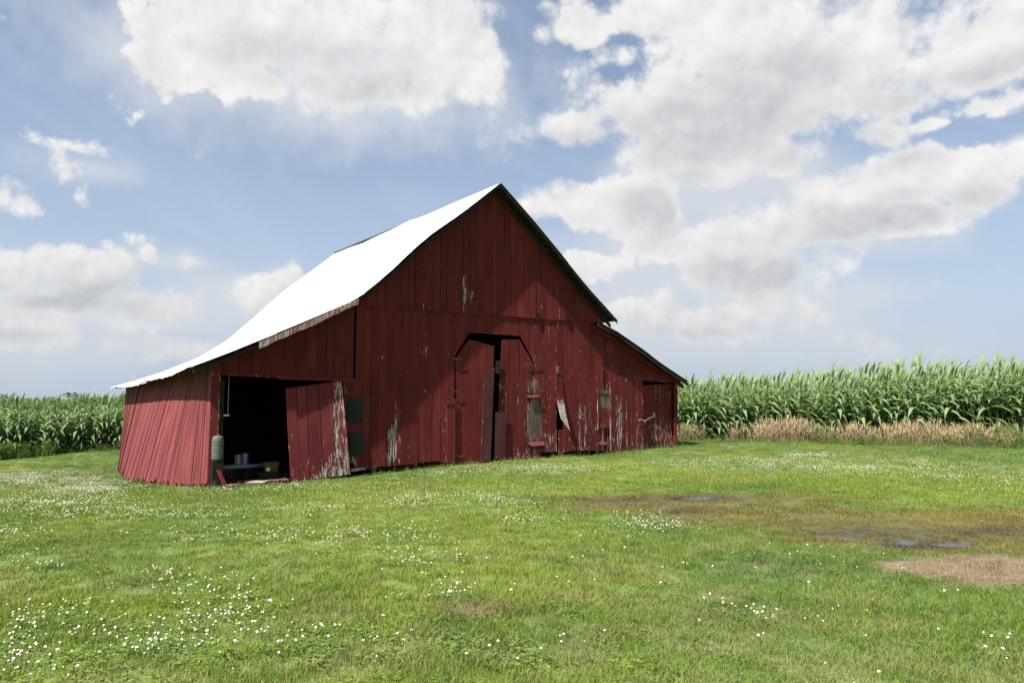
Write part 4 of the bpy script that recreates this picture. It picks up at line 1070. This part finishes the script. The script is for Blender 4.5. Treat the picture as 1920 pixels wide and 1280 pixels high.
rake(ROOF_R, -.10, 'rafter', M_WOOD, .12, .06, .1, drop=.07); rake(ROOF_L[:5], -.10, 'rafter', M_WOOD, .12, .06, .1, drop=.07)
rake(ROOF_R, -.43, 'rake_board', M_WOOD, .055, .025, .3, drop=.03)
rake(ROOF_L[:5], -.43, 'rake_board', M_WOOD, .05, .025, .1, drop=.02)
rake(ROOF_L[4:8], -.47, 'fascia_board', M_FASC, .15, .03, .80, 0, .76, drop=-.01)
rake(ROOF_L[6:9], -.43, 'rake_board', M_WOOD, .07, .03, .1, drop=.02)
rake(ROOF_RL, -.30, 'rake_board', M_WOOD, .12, .03, .1, drop=.03)
rake(ROOF_RL, -.06, 'rafter', M_RED, .16, .05, .1, drop=.08)

# ================================================================== things in and by the left doorway
def top_thing(o, label, cat, group=None):
    return tag(o, label, cat, group)
def to_world(o, lx, ly, z, rz=0):
    x, y = L2W(lx, ly); o.location = (x, y, z); o.rotation_euler = (0, 0, math.atan2(U[1], U[0]) + rz)
def lathe(name, prof_, mat, seg=20, parent=None):
    V_, F_ = [], []
    for r, z in prof_:
        for k in range(seg): V_.append((r * math.cos(k * 6.283185 / seg), r * math.sin(k * 6.283185 / seg), z))
    for j in range(len(prof_) - 1):
        for k in range(seg): F_.append((j * seg + k, j * seg + (k + 1) % seg, (j + 1) * seg + (k + 1) % seg, (j + 1) * seg + k))
    F_ += [tuple(range(seg))[::-1], tuple((len(prof_) - 1) * seg + k for k in range(seg))]
    return mesh_obj(name, V_, F_, mat, parent, False)
def box(name, x, y, z, mat, parent=None, loc=(0, 0, 0)):
    V_ = [(sx * x / 2 + loc[0], sy * y / 2 + loc[1], sz * z + loc[2]) for sz in (0, 1) for sx, sy in ((-1, -1), (1, -1), (1, 1), (-1, 1))]
    F_ = [(3, 2, 1, 0), (4, 5, 6, 7), (0, 1, 5, 4), (1, 2, 6, 5), (2, 3, 7, 6), (3, 0, 4, 7)]
    o = mesh_obj(name, V_, F_, mat, parent); md = o.modifiers.new('bevel', 'BEVEL'); md.width = min(x, y, z) * .08; md.segments = 2
    return o
tx, tz = wall(406, 862, .02)
drum = bpy.data.objects.new('plastic_drum', None); COL.objects.link(drum); to_world(drum, tx + .02, .05, tz)
top_thing(drum, 'grey green plastic drum with ribbed sides standing on a block in the open left doorway', 'drum')
lathe('body', [(.13, 0), (.15, .02), (.152, .13), (.146, .15), (.152, .17), (.152, .30), (.146, .32), (.152, .34), (.150, .47), (.135, .54), (.10, .57)], simple('grey_green_plastic', (.075, .085, .068), .6), parent=drum)
lathe('cap', [(.055, .565), (.055, .60), (.045, .605)], simple('drum_cap', (.15, .17, .14), .5), parent=drum)
gzz = gz1(*L2W(tx, .05))
bl = box('wooden_block', .28, .26, tz - gzz + .05 - .003, M_WOOD); to_world(bl, tx + .02, .05, gzz - .05)
top_thing(bl, 'dark weathered wooden block under the plastic drum at the doorway corner', 'wooden block')
for at_, w in (('wear', .35), ('bare', .4)):
    a = bl.data.attributes.new(at_, 'FLOAT', 'POINT'); a.data.foreach_set('value', np.full(len(bl.data.vertices), w, np.float32))

def inside(px, py, d): x, z = wall(px, py, -d); return x, z
px0, pz0 = inside(408, 877, 1.3); px1, _ = inside(492, 877, 1.3)
floor_z = lambda lx, ly: gz1(*L2W(lx, ly)) - .10
pp = tube([(0, 0, 0), (px1 - px0, 0, 0)], .06, 'grey_pipe', simple('grey_pvc', (.22, .24, .26), .5), None, 12); to_world(pp, px0, 1.3, pz0)
top_thing(pp, 'long pale grey pipe lying across the dark inside of the left doorway', 'pipe')
for q, ln in ((px0 + .3, 'left'), (px1 - .4, 'right')):
    b_ = box('timber_block', .2, .25, max(.05, pz0 - .063 - floor_z(q, 1.3)), M_WOOD); to_world(b_, q, 1.3, floor_z(q, 1.3))
    top_thing(b_, 'dark timber block under the %s end of the grey pipe' % ln, 'timber block')
bx, bz = inside(507, 887, .95)
crate = bpy.data.objects.new('yellow_tub', None); COL.objects.link(crate); bz = floor_z(bx, .95) + .0
tz2 = inside(507, 885, .95)[1]
to_world(crate, bx, .95, tz2)
top_thing(crate, 'faded yellow tub standing in the shade of the left doorway beside the grey pipe', 'tub')
ym = simple('faded_yellow', (.20, .15, .02), .6)
sd = lathe('body', [(.24, 0), (.29, .24), (.29, .26), (.27, .26), (.225, .02)], ym, 4, crate); sd.rotation_euler = (0, 0, math.pi / 4); sd.scale = (1.15, .8, 1)
rm = lathe('rim', [(.295, .235), (.31, .235), (.31, .262), (.295, .262)], ym, 4, crate); rm.rotation_euler = (0, 0, math.pi / 4); rm.scale = (1.15, .8, 1)
st_ = box('floor_pallet', .8, .6, max(.06, tz2 - floor_z(bx, .95) - .002), M_WOOD); to_world(st_, bx, .95, floor_z(bx, .95)); top_thing(st_, 'dark wooden pallet under the yellow tub', 'pallet')
bm_ = bmesh.new(); bmesh.ops.create_uvsphere(bm_, u_segments=16, v_segments=10, radius=.06); me_ = bpy.data.meshes.new('white_ball'); bm_.to_mesh(me_); bm_.free(); me_.materials.append(simple('white_ball', (.7, .7, .68), .5)); me_.polygons.foreach_set('use_smooth', [True] * len(me_.polygons))
ball = bpy.data.objects.new('white_ball', me_); COL.objects.link(ball); a = inside(503, 880, .5); to_world(ball, a[0], .5, a[1]); top_thing(ball, 'small white ball in front of the yellow tub', 'ball')
bs = box('low_plank', .5, .22, max(.04, a[1] - .06 - floor_z(a[0], .5)), M_WOOD); to_world(bs, a[0], .5, floor_z(a[0], .5)); top_thing(bs, 'low dark board on the doorway floor under the white ball', 'board')
tin = simple('dull_tin', (.35, .36, .38), .4, .6)
for i, (q, h, ds) in enumerate(((446, .26, 'left'), (459, .30, 'right'))):
    a = inside(q, 871, 1.6); can = lathe('paint_can', [(.085, 0), (.09, .005), (.09, h - .02), (.093, h - .015), (.093, h), (.08, h), (.08, h - .01)], tin, 16); to_world(can, a[0], 1.6, a[1])
    top_thing(can, 'dull metal can standing behind the grey pipe, %s one of two' % ds, 'can')
a = inside(452, 871, 1.6); bs = box('shelf_bench', .9, .4, max(.05, a[1] - floor_z(a[0], 1.6) - .002), M_WOOD); to_world(bs, a[0], 1.6, floor_z(a[0], 1.6)); top_thing(bs, 'low dark bench carrying the two metal cans inside the barn', 'bench')
# hanging ladder-like frame of pale rods
rk = bpy.data.objects.new('hanging_rack', None); COL.objects.link(rk); a = inside(409, 778, .8); to_world(rk, a[0], .8, a[1]); top_thing(rk, 'pale metal rods with a small tray hanging just inside the left doorway', 'hanging rack')
rodm = simple('pale_rod', (.55, .55, .56), .4, .3)
b_ = inside(427, 778, .8)
tube([(0, 0, 0), (0, 0, 1.25)], .011, 'rod', rodm, rk); tube([(b_[0] - a[0], 0, .03), (b_[0] - a[0], 0, 1.25)], .011, 'rod', rodm, rk)
box('tray', b_[0] - a[0] + .04, .16, .05, rodm, rk, ((b_[0] - a[0]) / 2, 0, -.03))
# fallen red boards in and in front of the doorway
def fallen(name, p0, p1, w, th, lab, mat=M_RED, wr=.5, tilt=0, cat='board'):
    (x0, y0, z0), (x1, y1, z1) = p0, p1; d = Vector((x1 - x0, y1 - y0, z1 - z0)); s = Vector((d.y, -d.x, 0)).normalized() * w / 2 + Vector((0, 0, tilt))
    A_, B_ = Vector(p0), Vector(p1); up = d.cross(s).normalized(); up = up if up.z > 0 else -up
    o = plank(A_ - s, A_ + s, B_ - s, B_ + s, up, th=th, mat=mat, wear=const_wear(wr, 0), rows=8, cols=2, name=name)
    o.parent = None; c = sum((v.co for v in o.data.vertices), Vector()) / len(o.data.vertices)
    for v in o.data.vertices: v.co -= c
    to_world(o, c.x, c.y, c.z); return top_thing(o, lab, cat)
def lz(lx, ly): return gz1(*L2W(lx, ly)) + .05
def on_floor(px, py, zz): X, Y = on_ground(px, py, zz); lx, ly = loc_of(X, Y); return float(lx), float(ly)
def fl(name, q0, q1, w, lab, wr, zoff=.05, zoff2=None):
    a0 = on_floor(*q0, -.33); a1 = on_floor(*q1, -.33); zoff2 = zoff if zoff2 is None else zoff2
    return fallen(name, (*a0, gz1(*L2W(*a0)) + zoff), (*a1, gz1(*L2W(*a1)) + zoff2), w, .025, lab, wr=wr)
fl('fallen_board', (500, 905), (540, 903), .34, 'peeling red and white board lying flat in the doorway beside the sliding door', .62, .10)
fl('fallen_board', (466, 904), (505, 906), .34, 'almost white peeling board lying on the grass in the middle of the left doorway', .85, .09)
fl('fallen_board', (420, 897), (490, 898), .22, 'dark red board lying across the inside of the left doorway', .2, .08)
fl('fallen_board', (430, 889), (530, 891), .30, 'dark red board lying furthest inside the left doorway', .2, .10)
fl('fallen_board', (428, 913), (450, 911), .26, 'short pink and white broken board lying on the grass at the doorway corner', .6, .08)
a0 = wall(424, 914, .30); a1 = wall(410, 884, .10)
fallen('leaning_strip', (a0[0], -.30, a0[1] + .02), (a1[0], -.10, a1[1] + .05), .09, .03, 'narrow red strip of wood leaning at the left doorway corner', wr=.45)

SC.cycles.max_bounces = 6; SC.cycles.diffuse_bounces = 3; SC.cycles.glossy_bounces = 2; SC.cycles.transmission_bounces = 3
SC.cycles.use_denoising = True
print('objects', len(bpy.data.objects))
